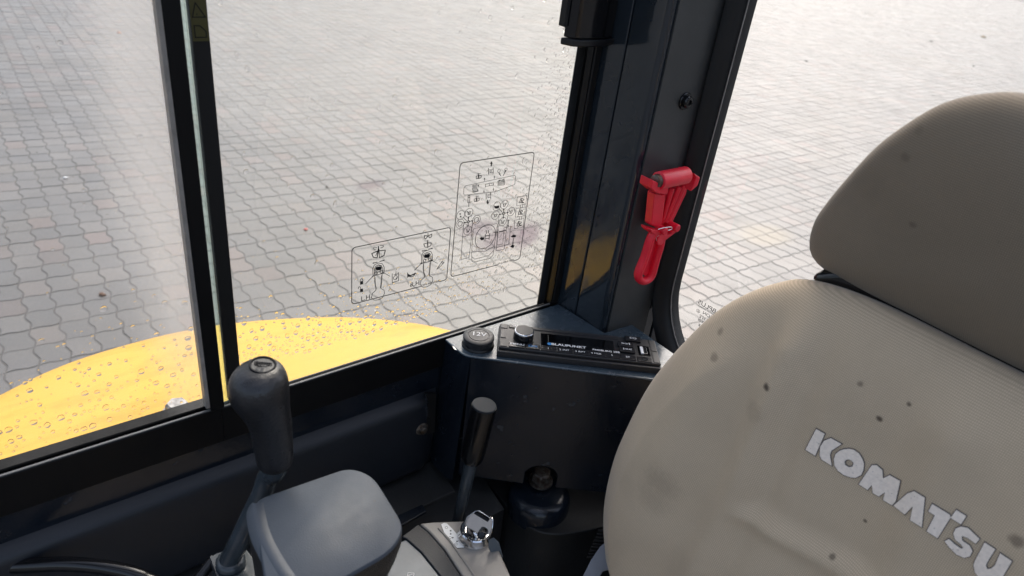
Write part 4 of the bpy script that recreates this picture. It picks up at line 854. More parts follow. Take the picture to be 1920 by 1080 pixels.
# hammer head lying across
h0, h1 = hy(318, 168, 0.438), hy(545, 122, 0.438)
MB().tube([h0, h0.lerp(h1, .02), h0.lerp(h1, .98), h1], [0.0084, 0.0095, 0.0095, 0.0088], 28).build('hammer_head', 'red', ham, smooth=40)
MB().tube([h0 - (h1 - h0) * .13, h0 - (h1 - h0) * .10, h0 + (h1 - h0) * .02], [0.0035, 0.0068, 0.0074], 20).build('steel_tip', 'steel', ham)
slab([(228, 140), (290, 172), (358, 180), (348, 258), (262, 248), (214, 208)], 0.433, 0.450, 'head_clip', .001)
slab([(545, 78), (596, 112), (576, 178), (520, 225), (545, 170), (560, 120)], 0.433, 0.456, 'head_clip', .001)
# grip loop
lp = [hy(a, b, 0.4425) for a, b in ((300, 560), (258, 640), (210, 790), (165, 900), (160, 950), (190, 980), (235, 965), (268, 920), (300, 800), (335, 680), (345, 590))]
lps = smooth_path(lp, 5); MB().tube(lps, 0.0045, 12, up=(0, 1, 0), sx=1.0, sy=1.25).build('grip_loop', 'red', ham, smooth=60)
lpi = [hy(a, b, 0.4435) for a, b in ((296, 640), (245, 800), (205, 920), (230, 935), (262, 880), (300, 760), (318, 660))]
MB().prism([Vector((p.x, 0.4470, p.z)) for p in closed_spline(lpi, 3)], (0, -0.003, 0)).build('grip_web', 'red', ham, smooth=0)
slab([(218, 538), (300, 560), (345, 590), (385, 575), (420, 520), (432, 540), (425, 565), (380, 600), (330, 640), (240, 580), (220, 560)], 0.437, 0.452, 'waist_clip', .001)
for a, b in ((312, 545), (412, 520)):
    MB().lathe(hy(a, b, 0.445), (0, -1, 0), [(0.0045, 0), (0.0045, .012), (0.0035, .013)], 18).build('clip_lug', 'red', ham)
MB().lathe(hy(338, 624, 0.440), (0.1, -1, 0), [(0.0086, 0), (0.0090, .0012), (0.0086, .0030), (0.0070, .0032), (0.0001, .0030)], 30).build('seal_disc', 'red', ham)
wp = [hy(a, b, 0.4335) for a, b in ((318, 562), (360, 550), (420, 542), (434, 552), (415, 566), (385, 572), (366, 600))]
MB().tube(smooth_path(wp, 4), 0.00045, 6).build('seal_wire', 'chrome', ham)
MB().tube([hy(308, 655, 0.436), hy(303, 628, 0.435), hy(325, 610, .4345)], 0.0004, 6).build('seal_wire', 'chrome', ham)

# ------------------------------------------------------------------ levers
lev = thing('blade_lever', 'tall lever with fat worn black knob in front of the window sill', 'lever')
KB = Vector((0.1425, 0.4205, -0.424)); KT = Vector((0.1400, 0.4200, -0.340))
# knob built as stacked rings: (height fraction, half width along image-left/right, offset)
side = Vector((0.80, -0.60, 0)).normalized(); dep = Vector((0.60, 0.80, 0)).normalized()
kb = MB(); rings = []
for h, w1, w2, off, do in ((0, .0128, .0128, .004, 0), (.004, .0150, .0150, .004, 0), (.010, .0160, .0160, .004, 0), (.025, .0165, .0165, .0035, 0), (.040, .0172, .0172, .003, 0), (.052, .0186, .0182, .0015, -.001), (.060, .0205, .0196, -.0005, -.002), (.067, .0226, .0212, -.002, -.003), (.074, .0240, .0226, -.003, -.004), (.081, .0242, .0230, -.003, -.004), (.088, .0232, .0222, -.0027, -.004), (.0935, .0205, .0198, -.002, -.003), (.0972, .0160, .0158, -.0012, -.002), (.0990, .0105, .0105, 0, -.001), (.0995, .003, .003, 0, 0)):
    c = KB + Vector((0, 0, h)) + side * off + dep * do
    rings.append([c + side * w1 * .9 * math.cos(t * 2 * math.pi / 40) + dep * w2 * .93 * math.sin(t * 2 * math.pi / 40) for t in range(40)])
kb.add([p for r in rings for p in r], [(i * 40 + k, i * 40 + (k + 1) % 40, (i + 1) * 40 + (k + 1) % 40, (i + 1) * 40 + k) for i in range(len(rings) - 1) for k in range(40)] + [tuple(reversed(range(40))), tuple(range((len(rings) - 1) * 40, len(rings) * 40))])
ko = kb.build('knob', 'knob', lev, smooth=80, sub=1)
lc = KB + Vector((0, 0, .0985)) - side * .0005 + dep * 0.0
tilt = Vector((0.03, -0.10, 1)).normalized(); lc = KB + Vector((0, 0, .0994)) - dep * .0005
e1 = (side - tilt * side.dot(tilt)).normalized(); e2 = tilt.cross(e1)
MB().tube([lc + e1 * .0088 * math.cos(k * math.pi / 16) + e2 * .0088 * math.sin(k * math.pi / 16) for k in range(32)], .0009, 6, closed=True).build('emblem_ring', 'ink', lev)
MB().lathe(lc - tilt * .0012, tilt, [(0.0088, 0), (0.0086, .0010), (0.0001, .0011)], 30).build('emblem_disc', 'knob', lev)
em = []
def E2(u, v): return (u * .001, v * .001)
em += [[E2(-5, 2.2), E2(5, 2.8)], [E2(-5, -1), E2(-3, -1.2)], [E2(-3.2, -1.2), E2(-2.4, -2), E2(-1.2, -1.4), E2(0, -2.1), E2(1.2, -1.4), E2(2.4, -2), E2(3.4, -1)], [E2(-3.6, .8), E2(3.4, 1.2)], arc(-.0043, .0006, .0018, 60, 300, 9), arc(.0044, .0010, .0018, 240, -120, 12), circ((-.0043, .0006), .0007, 8), circ((.0044, .0010), .0007, 8)]
MB().strokes(em, .00042, lc + tilt * .0001, e1, e2, tilt, .0004).build('emblem', 'ink', lev, smooth=0)
tb_ = [KB + side * .004 + Vector((0, 0, .004)), KB + side * .004 + Vector((0, 0, -.006)), atd(503, 893, 0.578), atd(492, 925, 0.585), atd(472, 965, 0.592), atd(450, 1012, 0.600), atd(430, 1052, 0.608)]
MB().tube(smooth_path(tb_, 5), 0.0086, 22).build('lever_tube', 'tube', lev, smooth=60)
base = atd(432, 1056, 0.612)
bk = [atd(a, b, 0.612) for a, b in ((394, 1044), (405, 1037), (430, 1028), (456, 1028), (470, 1035), (475, 1110), (415, 1110))]
nrm = (bk[1] - bk[0]).cross(bk[4] - bk[0]).normalized(); bk = [onz(a, b, base.z) for a, b in ((394, 1044), (405, 1037), (430, 1030), (460, 1026), (485, 1060), (500, 1120), (425, 1130))]
MB().prism(bk, (0, 0, -0.004)).build('base_bracket', 'tube', lev, bevel=0.001)
MB().prism([bk[0] + Vector((0, 0, .0002)), bk[6], bk[6] + Vector((0, 0, -.05)), bk[0] + Vector((0, 0, -.05))], Vector((.002, .001, 0))).build('bracket_web', 'tube', lev)
MB().lathe(atd(432, 1050, .608), Vector((0, 0, 1)), [(0.0125, -.004), (0.0120, .000), (0.0095, .002)], 30).build('weld_collar', 'tube', lev, smooth=50)
lv2 = thing('short_lever', 'thin tilted lever with smooth black cylinder grip in front of the console box', 'lever')
cT, cB, cE = atd(908, 760, 0.705), atd(884, 862, 0.738), atd(856, 990, 0.805)
ax = (cT - cB).normalized(); Lg = (cT - cB).length
MB().lathe(cB, ax, [(0.0085, -.001), (0.0105, .0), (0.0118, .004), (0.0126, .012), (0.0128, Lg - .004), (0.0126, Lg - .001)], 40).build('grip', 'grip_black', lv2, smooth=40)
MB().lathe(cB, ax, [(0.0124, Lg - .001), (0.0122, Lg + .0006), (0.0116, Lg + .0010), (0.0001, Lg + .0011)], 40).build('grip_cap', 'cap_dark', lv2, smooth=30)
MB().tube(smooth_path([cB + ax * .004, cB.lerp(cE, .3), cB.lerp(cE, .65), cE, cE + (cE - cB) * .5], 4), 0.0068, 18).build('lever_tube', 'tube', lv2, smooth=60)
# ------------------------------------------------------------------ wrist rest
arm = thing('wrist_rest', 'grey topped wrist rest with dark speckled side in the lower left', 'armrest')
ZA = -0.430
apx = ((478, 938), (652, 880), (700, 890), (757, 990), (752, 1022), (640, 1092), (540, 1140), (500, 1120))
ao = [onz(a, b, ZA) for a, b in ((474, 940), (655, 877), (700, 893), (760, 990), (735, 1035), (600, 1110), (500, 1120))]
ap = round_poly(ao, [.010, .010, .014, .012, .016, .02, .02], 6)
def ringz(P, sc_, z): 
    c = sum(P, Vector()) / len(P); return [Vector((c.x + (p.x - c.x) * sc_, c.y + (p.y - c.y) * sc_, z)) for p in P]
n_ = len(ap)
lay = [ringz(ap, .972, ZA + .0012), ringz(ap, .988, ZA + .0006), ringz(ap, 1.0, ZA - .0022)]
tpm = MB(); tpm.add([p for l in lay for p in l], [(i * n_ + k, i * n_ + (k + 1) % n_, (i + 1) * n_ + (k + 1) % n_, (i + 1) * n_ + k) for i in range(2) for k in range(n_)] + [tuple(range(n_))]); tpm.build('rest_top', 'pad', arm, smooth=50)
lay = [ringz(ap, 1.0, ZA - .0022), ringz(ap, 1.004, ZA - .005), ringz(ap, 1.0, ZA - .012), ringz(ap, .93, ZA - .028), ringz(ap, .74, ZA - .06), ringz(ap, .70, ZA - .2)]
sm = MB(); sm.add([p for l in lay for p in l], [(i * n_ + k, i * n_ + (k + 1) % n_, (i + 1) * n_ + (k + 1) % n_, (i + 1) * n_ + k) for i in range(5) for k in range(n_)]); sm.build('rest_body', 'pad_side', arm, smooth=50)
# raised lip along the front end
lipc = smooth_path([onz(a, b, ZA + .003) for a, b in ((479, 944), (486, 962), (497, 1000), (517, 1040), (548, 1085), (590, 1130))], 5)
lo = smooth_path([onz(a, b, ZA - .004) for a, b in ((468, 948), (462, 966), (468, 1005), (485, 1045), (510, 1090), (545, 1135))], 5)
li = smooth_path([onz(a, b, ZA + .001) for a, b in ((494, 936), (498, 960), (508, 998), (528, 1038), (560, 1085), (602, 1130))], 5)
lb = smooth_path([onz(a, b, ZA - .05) for a, b in ((470, 985), (466, 1000), (468, 1030), (478, 1060), (500, 1110), (540, 1160))], 5)
m_ = len(lo); q = MB(); q.add(lo + [l.lerp(k, .5) + Vector((0, 0, .0022)) for l, k in zip(lo, lipc)] + lipc + li, [(i * m_ + k, i * m_ + k + 1, (i + 1) * m_ + k + 1, (i + 1) * m_ + k) for i in range(3) for k in range(m_ - 1)]); q.build('front_lip', 'pad', arm, smooth=70)
sd_ = [Vector((p.x, p.y, p.z)) for p in lo]; dn = [Vector((p.x + .004, p.y, ZA - .12)) for p in lo]
q = MB(); q.add(sd_ + [a.lerp(b, .1) for a, b in zip(sd_, dn)] + dn, [(i * m_ + k, i * m_ + k + 1, (i + 1) * m_ + k + 1, (i + 1) * m_ + k) for i in range(2) for k in range(m_ - 1)]); q.build('front_skirt', 'pad_side', arm, smooth=70)

# ------------------------------------------------------------------ right-hand control panel
cp = thing('switch_console', 'warm grey control panel with key switch and monitor beside the wrist rest', 'control panel')
ZK = -0.600
P_ = lambda L_, z=ZK: [onz(a, b, z) for a, b in L_]
g1 = P_([(787, 981), (812, 978), (880, 976), (905, 988), (935, 1030), (960, 1085), (985, 1140), (905, 1140), (868, 1080), (835, 1030), (805, 996)])
MB().prism(g1, (0, 0, -0.05)).build('panel_shell', 'panel_grey', cp, bevel=0.002, seg=3)
MB().tube(smooth_path([onz(a, b, ZK + .0005) for a, b in ((822, 990), (842, 1012), (862, 1040), (890, 1080), (915, 1120))], 4), .0012, 8).build('panel_ridge', 'panel_grey', cp)
g2 = P_([(752, 1006), (784, 982), (803, 997), (833, 1031), (866, 1081), (900, 1142), (855, 1142), (826, 1080), (790, 1035), (762, 1010)], ZK - .0015)
MB().prism(g2, (0, 0, -0.04)).build('monitor_bezel', 'vinyl', cp, bevel=0.0015)
g3 = P_([(762, 1011), (790, 1036), (825, 1081), (852, 1142), (600, 1142), (640, 1080), (720, 1030)], ZK - .004)
MB().prism(g3, (0, 0, -0.03)).build('monitor_screen', 'display', cp, bevel=0.001)
MB().tube([onz(a, b, ZK - .003) for a, b in ((765, 1012), (792, 1037), (827, 1081), (855, 1140))], .0008, 6).build('bezel_groove', 'black', cp)
z0 = ZK - .0038
MB().strokes([[(0, 0), (.006, 0), (.006, .004), (0, .004), (0, 0)], [(.001, .001), (.005, .003)]], .0004, onz(764, 1080, z0), RU, -RV, (0, 0, 1), .0001).build('screen_symbol', 'white', cp, smooth=0)
dk = P_([(827, 984), (832, 981), (838, 982), (848, 992), (862, 1008), (872, 1024), (870, 1027), (857, 1028), (845, 1014), (833, 1000)], ZK + .0003)
MB().prism(dk, (0, 0, .0005)).build('switch_decal', 'decal', cp, smooth=0)
ou = MB().tube(round_poly(dk, 0.0), .0003, 5, closed=True).build('decal_outline', 'ink', cp)
dd = MB()
for a, b in ((845, 995), (845, 1001), (849, 1008), (857, 1015)): dd.lathe(onz(a, b, ZK + .0008), (0, 0, 1), [(.0009, 0), (.0008, .0002)], 10)
dd.build('decal_dot', 'ink', cp, smooth=0)
for a, b in ((837, 989), (844, 1008), (855, 1020)):
    MB().tube([onz(a, b, ZK + .0009) + Vector((.0014 * math.cos(k * math.pi / 6), .0014 * math.sin(k * math.pi / 6), 0)) for k in range(12)], .00018, 4, closed=True).build('decal_symbol', 'ink', cp)
# key switch: chrome barrel
kn = Vector((0.02, -0.05, 1)).normalized(); kc2 = onz(889, 1006, ZK)
MB().lathe(kc2, kn, [(0.0182, -.001), (0.0182, .002), (0.0176, .0035), (0.0168, .0050), (0.0160, .0100), (0.0148, .0112), (0.0110, .0108), (0.0105, .0090), (0.0001, .0088)], 48).build('key_switch', 'chrome', cp, smooth=35)
MB().lathe(kc2, kn, [(0.0100, .0088), (0.0095, .0112), (0.0080, .0120), (0.0001, .0121)], 32).build('key_barrel', 'gloss_black', cp, smooth=35)
key = thing('ignition_key', 'chrome key with split ring and tag hanging from the key switch', 'key')
vr = Vector(ray(895, 985)).normalized()
kp = [atd(a, b, D_) for a, b, D_ in ((870, 979, .722), (876, 968, .722), (891, 958, .720), (899, 957, .719), (921, 972, .716), (925, 979, .716), (922, 1000, .718), (905, 1006, .720), (884, 993, .722), (874, 988, .722))]
MB().prism([p + vr * .0012 for p in kp], -vr * .0024).build('key_bow', 'chrome', key, bevel=.0006)
MB().prism([atd(a, b, D_) for a, b, D_ in ((888, 963, .7178), (892, 960, .7178), (917, 974, .7140), (915, 979, .7140))], -vr * .0010).build('bow_slot', 'ink', key)
MB().tube([atd(893, 998, .724), atd(893, 1004, .736)], .0030, 10).build('key_blade', 'chrome', key)
rc_ = atd(917, 990, .714); ra_, rb_ = (atd(921, 970, .714) - rc_), (atd(924, 990, .708) - rc_)
MB().tube([rc_ + ra_ * math.cos(k * math.pi / 14) + rb_ * math.sin(k * math.pi / 14) * .8 for k in range(28)], .0006, 6, closed=True).build('split_ring', 'chrome', key)
MB().lathe(atd(903, 1003, .716), -vr, [(0.0042, -.004), (0.0046, 0), (0.0043, .004), (0.0030, .0052), (0.0001, .0053)], 24).build('key_stub', 'gloss_black', key, smooth=40)
t0 = atd(921, 1010, .722); t1_ = atd(936, 1048, .742); tdir = (t1_ - t0).normalized(); tw = tdir.cross(Vector(ray(928, 1030)).normalized()).normalized()
MB().prism([t0 - tw * .003, t0 + tw * .003, t0.lerp(t1_, .3) + tw * .006, t1_ + tw * .0045, t1_ + tdir * .004, t1_ - tw * .0045, t0.lerp(t1_, .3) - tw * .006], Vector(ray(928, 1030)).normalized() * .003).build('key_tag', 'display', key, bevel=.0006)
# cable bottom left
cb = thing('black_hose', 'glossy black hose curving along the bottom of the padded panel', 'hose')
MB().tube(smooth_path([atd(a, b, .60) for a, b in ((-220, 1080), (-60, 1066), (40, 1061), (130, 1058), (210, 1066), (275, 1085), (340, 1130), (380, 1190))], 6), .0062, 16).build('hose', 'gloss_black', cb, smooth=60)
sbx = thing('side_bracket', 'dark bracket rail at the foot of the fat knobbed lever', 'bracket')
MB().tube([atd(398, 1052, .63), atd(372, 1085, .62), atd(330, 1140, .61)], .005, 12).build('rail', 'gloss_black', sbx, smooth=60)

# ------------------------------------------------------------------ operator seat
seat = thing('operator_seat', 'beige fabric operator seat with headrest, bold logo print and stains', 'seat')
YC = 0.090; TZ = 0.16
Pn = Vector((1, 0, -TZ)).normalized()
def plane_pt(px, py, x0, tz=TZ, zr=-0.35): return onpl(px, py, Vector((x0, 0, zr)), Vector((1, 0, -tz)).normalized())
def cushion(pts, x0, yc, front, back, fn, name, mt, nr=90, seg=220, p=2.6, zc=None, tz=TZ, zr=-0.35):
    """pts: half outline (y>=yc side, from top centre round to bottom centre) in (y,z); mirrored about yc"""
    half = [Vector((y - yc, z, 0)) for y, z in pts]; full = half + [Vector((-q.x, q.y, 0)) for q in reversed(half)]
    loop = closed_spline(full, 10)
    # resample evenly
    L_ = [0]; n0 = len(loop)
    for i in range(n0): L_.append(L_[-1] + (loop[(i + 1) % n0] - loop[i]).length)
    res = []; j = 0
    for k in range(seg):
        s = L_[-1] * k / seg
        while L_[j + 1] < s: j += 1
        f_ = (s - L_[j]) / max(1e-9, L_[j + 1] - L_[j]); res.append(loop[j].lerp(loop[(j + 1) % n0], f_))
    cz = zc if zc is not None else sum(q.y for q in res) / seg
    vs = []; fs = []
    def X(y, z, s, sgn):
        d = (1 - s ** p) ** (1 / p) if s < 1 else 0
        base = x0 + tz * (z - zr)
        if sgn < 0: return base - front * d - fn(y, z) * min(1, (1 - s) * 6)
        return base + back * d
    ss_ = [1 - (1 - i / nr) ** 1.7 for i in range(nr + 1)]
    vs.append((X(yc, cz, 0, -1), yc, cz))
    for s in ss_[1:]:
        for q in res: y = yc + q.x * s; z = cz + (q.y - cz) * s; vs.append((X(y, z, s, -1), y, z))
    for k in range(seg): fs.append((0, 1 + k, 1 + (k + 1) % seg))
    for i in range(nr - 1):
        for k in range(seg): fs.append((1 + i * seg + k, 1 + (i + 1) * seg + k, 1 + (i + 1) * seg + (k + 1) % seg, 1 + i * seg + (k + 1) % seg))
    base_i = 1 + (nr - 1) * seg; nb = 10; st_ = len(vs)
    for i in range(1, nb):
        s = 1 - (i / nb) ** 1.7
        for q in res: y = yc + q.x * s; z = cz + (q.y - cz) * s; vs.append((X(y, z, s, 1), y, z))
    vs.append((X(yc, cz, 0, 1), yc, cz)); prev = base_i
    for i in range(nb - 1):
        cur = st_ + i * seg
        for k in range(seg): fs.append((prev + k, cur + k, cur + (k + 1) % seg, prev + (k + 1) % seg))
        prev = cur
    for k in range(seg): fs.append((prev + k, len(vs) - 1, prev + (k + 1) % seg))
    def surf(y, z):   # front surface x at y,z (radial lookup)
        v = Vector((y - yc, z - cz)); an = math.atan2(v.y, v.x); best = None
        for q in res:
            w = Vector((q.x, q.y - cz)); da = abs((math.atan2(w.y, w.x) - an + math.pi) % (2 * math.pi) - math.pi)
            if best is None or da < best[0]: best = (da, w.length)
        s = min(.999, v.length / best[1]); return X(y, z, s, -1)
    return MB().add(vs, fs).build(name, mt, seat, smooth=85), surf
XB_ = 0.522                                     # mid-plane of the backrest cushion at z=-0.35
pxs = ((1640, 566), (1520, 525), (1460, 530), (1400, 551), (1344, 586), (1284, 645), (1231, 711), (1190, 790), (1165, 852), (1150, 930), (1153, 1010), (1168, 1085))
yz = [plane_pt(a, b, XB_) for a, b in pxs]; bo = [(YC + 0.012, yz[0].z + .000)] + [(p.y, p.z) for p in yz] + [(0.30, -0.78), (0.22, -0.82), (YC + .02, -0.825)]
def sstep(a, b, x): t = max(0, min(1, (x - a) / (b - a))); return t * t * (3 - 2 * t)
def back_fn(y, z):
    ay = abs(y - YC); a = 0.110 + 0.10 * max(0, z + .42) + 0.02 * max(0, -.45 - z); top = sstep(-0.245, -0.30, z)
    bol = 0.020 * sstep(a + .005, a + .075, ay) * sstep(-0.26, -0.40, z)                                  # side bolsters
    ridge = (0.0105 * math.exp(-((ay - a) / 0.014) ** 2) - 0.0045 * math.exp(-((ay - a + .024) / 0.012) ** 2)) * top
    zs = -.428 - .14 * (ay - .07)
    low = (0.0055 * sstep(zs + .008, zs - .010, z) + 0.0040 * math.exp(-((z - zs + .010) / .008) ** 2)) * sstep(a, a - .02, ay)   # lower insert stands proud
    mid = 0.0075 * math.exp(-((y - .080 - .15 * (z + .34)) / 0.020) ** 2) * top
    dish = -0.012 * sstep(0.12, 0.0, ay) * sstep(-.25, -.40, z)
    wr = 0.0012 * math.sin(y * 46 + z * 31) * math.sin(z * 38 - y * 17 + 1) * top                            # slack cloth
    return bol + ridge + low + mid + dish + wr
def seat_pts(lst, x):
    out = []
    for a, b, r, s in lst:
        p = plane_pt(a, b, x); out.append(((p.x, p.y, p.z), (0.03, r, r * .85), s))
    return out
bst = seat_pts([(1443, 723, .0042, .95), (1637, 793, .0032, .95), (1690, 768, .0024, .8), (1330, 630, .005, .5), (1334, 672, .005, .45), (1255, 895, .024, .22), (1600, 728, .003, .6), (1240, 925, .024, .16), (1558, 1046, .003, .7), (1612, 985, .002, .8), (1900, 1022, .006, .6), (1420, 770, .012, .15), (1560, 865, .01, .12), (1190, 905, .02, .07), (1880, 775, .006, .2)], XB_ - .045)
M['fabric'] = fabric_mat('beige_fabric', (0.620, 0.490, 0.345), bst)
bo_obj, bsurf = cushion(bo, XB_, YC, 0.050, 0.060, back_fn, 'backrest', 'fabric', zc=-0.50)
XH = 0.555; TH = -0.22
hpx = ((1919, 174), (1840, 176), (1790, 186), (1750, 203), (1700, 234), (1650, 272), (1600, 325), (1560, 373), (1535, 410), (1525, 450), (1532, 478), (1560, 503), (1620, 538), (1700, 578))
hz = [plane_pt(a, b, XH, TH, -0.15) for a, b in hpx]; ho = [(YC + .015, hz[0].z + .0015)] + [(p.y, p.z) for p in hz[0:]] + [(YC + .03, hz[-1].z - .001)]
hst = seat_pts([(1720, 290, .006, .5), (1745, 240, .006, .4), (1730, 415, .004, .55), (1640, 340, .02, .1), (1900, 440, .003, .4)], XH - .05)
M['fabric_shaded'] = fabric_mat('shaded_headrest_fabric', (0.270, 0.218, 0.160), hst)  # headrest shade put into the colour, darker than the backrest cloth
cushion(ho, XH, YC, 0.048, 0.045, lambda y, z: 0.0, 'headrest', 'fabric_shaded', nr=36, seg=128, p=2.3, tz=TH, zr=-0.15)
# black shell and neck block behind
so_ = [(YC, -0.222), (0.16, -0.222), (0.225, -0.222), (0.262, -0.245), (0.29, -0.30), (0.315, -0.37), (0.325, -0.50), (0.315, -0.65), (0.28, -0.79), (0.18, -0.83), (YC, -0.835)]
sh = MB(); fullp = [Vector((0, y, z)) for y, z in so_] + [Vector((0, 2 * YC - y, z)) for y, z in reversed(so_[1:-1])]
fullp = closed_spline(fullp, 4); nn = len(fullp)
def sh_ring(sc_, dx): return [Vector((XB_ + 0.030 + dx + TZ * (p.z + .35), YC + (p.y - YC) * sc_, -0.5 + (p.z + .5) * sc_)) for p in fullp]
lay = [sh_ring(.86, 0), sh_ring(.90, .010), sh_ring(.89, .030), sh_ring(.80, .045)]
sh.add([p for l in lay for p in l], [(i * nn + k, i * nn + (k + 1) % nn, (i + 1) * nn + (k + 1) % nn, (i + 1) * nn + k) for i in range(3) for k in range(nn)] + [tuple(range(nn)), tuple(range(3 * nn, 4 * nn))]); sh.build('seat_shell', 'rubber', seat, smooth=60)
nb_ = [plane_pt(a, b, XB_ + .012) for a, b in ((1512, 522), (1535, 511), (1570, 509), (1610, 512), (1700, 540), (1930, 650), (1960, 720), (1930, 720), (1700, 640), (1560, 560))]
MB().prism([Vector((p.x, p.y, p.z)) for p in nb_], (0.045, 0, .006)).build('neck_collar', 'gloss_black', seat, bevel=.006, seg=3)
for s in (-1, 1): MB().tube([(XB_ + .04, YC + s * .06, -.30), (XB_ + .05, YC + s * .06, -.16)], .007, 14).build('headrest_post', 'gloss_black', seat)
# logo letters printed on the backrest
LT = {
 'K': [[(185, 85), (243, 118), (178, 266), (112, 225)], [(283, 146), (357, 187), (288, 232), (278, 262), (290, 333), (222, 292), (208, 262), (212, 205), (238, 165)]],
 'O': [[(372, 222), (408, 218), (440, 226), (474, 250), (496, 284), (508, 320), (504, 362), (488, 396), (452, 414), (420, 412), (372, 396), (330, 366), (308, 330), (304, 288), (316, 254), (342, 232)]],
 'M': [[(560, 330), (592, 328), (632, 362), (636, 418), (680, 396), (752, 436), (722, 572), (698, 600), (636, 564), (650, 512), (606, 540), (566, 516), (560, 462), (532, 496), (472, 458)]],
 'A': [[(846, 504), (918, 548), (898, 748), (818, 700), (838, 606), (782, 662), (706, 602), (800, 520)]],
 'T': [[(968, 590), (1086, 662), (1092, 682), (1056, 738), (1004, 822), (930, 774), (986, 668), (942, 640)]],
 "'": [[(1130, 630), (1198, 672), (1162, 728), (1092, 684)]],
 'S': [[(1160, 742), (1210, 752), (1288, 826), (1262, 858), (1204, 818), (1168, 806), (1170, 836), (1222, 872), (1240, 908), (1222, 944), (1184, 954), (1132, 932), (1080, 880), (1052, 842), (1080, 826), (1120, 862), (1164, 892), (1178, 886), (1160, 862), (1122, 830), (1110, 790), (1126, 756)]],
 'U': [[(1322, 850), (1394, 896), (1344, 976), (1330, 1004), (1340, 1030), (1368, 1024), (1392, 1002), (1426, 922), (1506, 976), (1440, 1088), (1400, 1130), (1340, 1128), (1290, 1096), (1256, 1052), (1246, 1000), (1262, 960)]],
}
M['logo'] = mat('reflective_logo', (0.95, 0.82, 0.70), 0.65, bump=0.5, bscale=500, var=0.12, vscale=300, flecks=420, fleck_col=(0.45, 0.38, 0.33), sheen=0.2)
M['logo_edge'] = mat('logo_outline', (0.125, 0.105, 0.095), 0.8)
def lp_(a, b):
    p = plane_pt(1480 + a / 3.6, 780 + b / 3.6, XB_ - .045)
    for _ in range(4):
        x = bsurf(p.y, p.z); d = Vector(ray(1480 + a / 3.6, 780 + b / 3.6)); p = d * (x / d.x)
    return p
def letter(polys, name, mt, off, grow=0, hole=None):
    bm = bmesh.new()
    for pl in polys:
        c = Vector((sum(a for a, b in pl) / len(pl), sum(b for a, b in pl) / len(pl)))
        P2 = []
        n = len(pl)
        area = sum(pl[i][0] * pl[(i + 1) % n][1] - pl[(i + 1) % n][0] * pl[i][1] for i in range(n)); sg = 1 if area > 0 else -1
        for i in range(n):
            if grow:
                a0, a1, a2 = Vector(pl[i - 1]), Vector(pl[i]), Vector(pl[(i + 1) % n]); d1 = (a1 - a0).normalized(); d2 = (a2 - a1).normalized()
                n1 = Vector((d1.y, -d1.x)) * sg; n2 = Vector((d2.y, -d2.x)) * sg; nn_ = (n1 + n2).normalized(); k = min(1.6, 1 / max(.5, nn_.dot(n1))); a1 = a1 + nn_ * grow * k; P2.append((a1.x, a1.y))
            else: P2.append(pl[i])
        vs_ = [bm.verts.new((a, b, 0)) for a, b in P2]; es = [bm.edges.new((vs_[i], vs_[(i + 1) % len(vs_)])) for i in range(len(vs_))]
        if hole:
            hv = [bm.verts.new((a, b, 0)) for a, b in hole]; es += [bm.edges.new((hv[i], hv[(i + 1) % len(hv)])) for i in range(len(hv))]
        bmesh.ops.triangle_fill(bm, use_beauty=True, edges=es)
    bmesh.ops.subdivide_edges(bm, edges=bm.edges[:], cuts=2, use_grid_fill=True)
    for v in bm.verts:
        p = lp_(v.co.x, v.co.y); v.co = p - Vector((off, 0, 0))
    me = bpy.data.meshes.new(name); bm.normal_update(); bm.to_mesh(me); bm.free(); me.materials.append(M[mt]); me.polygons.foreach_set('use_smooth', [True] * len(me.polygons))
    o = bpy.data.objects.new(name, me); COL.objects.link(o); o.parent = bo_obj; return o
oh = [(404, 290), (424, 298), (438, 316), (430, 338), (406, 342), (382, 328), (376, 306), (386, 294)]
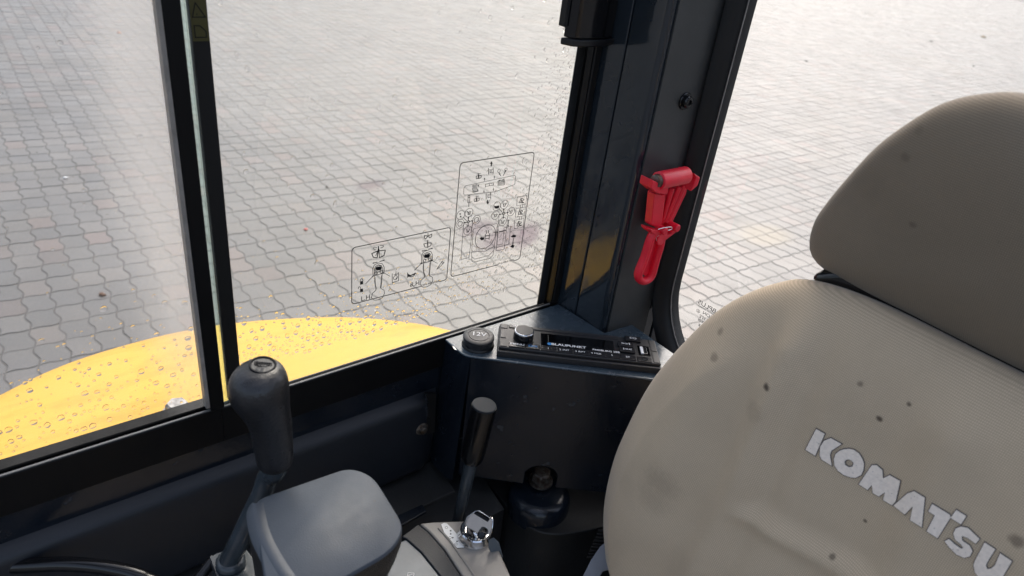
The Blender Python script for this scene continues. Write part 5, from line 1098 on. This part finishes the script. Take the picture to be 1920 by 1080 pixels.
ohs = [(405, 296), (420, 302), (431, 316), (425, 332), (406, 336), (388, 325), (383, 308), (391, 299)]
for k_, pls in LT.items():
    letter(pls, 'logo_outline', 'logo_edge', .0004, 6, ohs if k_ == 'O' else None)
    letter(pls, 'logo_letter', 'logo', .0009, 0, oh if k_ == 'O' else None)
# seat base: cushion out of view below, side lever, bellows and belt
MB().bb(-0.02, 0.47, YC - .24, YC + .24, -0.95, -0.84).build('seat_cushion', 'fabric', seat, bevel=.03, seg=4)
MB().bb(0.02, 0.50, YC - .18, YC + .18, -1.29, -0.955).build('seat_pedestal', 'rubber', seat, bevel=.01)
Dl = .83
lvp = [atd(a, b, Dl) for a, b in ((1146, 1008), (1125, 1025), (1108, 1050), (1088, 1090), (1120, 1090), (1130, 1072), (1156, 1064), (1172, 1050), (1180, 1040), (1160, 1000))]
MB().prism(lvp, Vector(ray(1130, 1050)).normalized() * .006).build('side_plate', 'pale_grey', seat, bevel=.001)
bl = MB()
for k in range(9):
    p = atd(1143 - k * 2.6, 994 + k * 6.2, .86); bl.tube([p + Vector((-.012, .008, -.001)), p + Vector((.02, -.02, -.001))], .0022, 8)
bl.build('bellows', 'rubber', seat, smooth=60)
blt = thing('seat_belt', 'black stitched belt strap hanging between seat and platform', 'belt')
b0, b1 = [atd(a, b, .87) for a, b in ((1150, 960), (1138, 990), (1120, 1030), (1105, 1062), (1090, 1100))], [atd(a, b, .875) for a, b in ((1165, 960), (1150, 1000), (1135, 1035), (1118, 1070), (1100, 1110))]
k_ = len(b0); MB().add(b0 + b1, [(i, i + 1, k_ + i + 1, k_ + i) for i in range(k_ - 1)]).build('strap', 'belt', blt)
stt = MB()
for i in range(k_ - 1):
    for j in range(7):
        a = b0[i].lerp(b0[i + 1], j / 7); b = b0[i].lerp(b0[i + 1], (j + .55) / 7); v = -Vector(ray(1120, 1030)).normalized() * .0006; w = (b1[i] - b0[i]) * .06; stt.tube([a + v + w, b + v + w], .0003, 5)
stt.build('stitching', 'panel_grey', blt, kind='stuff')
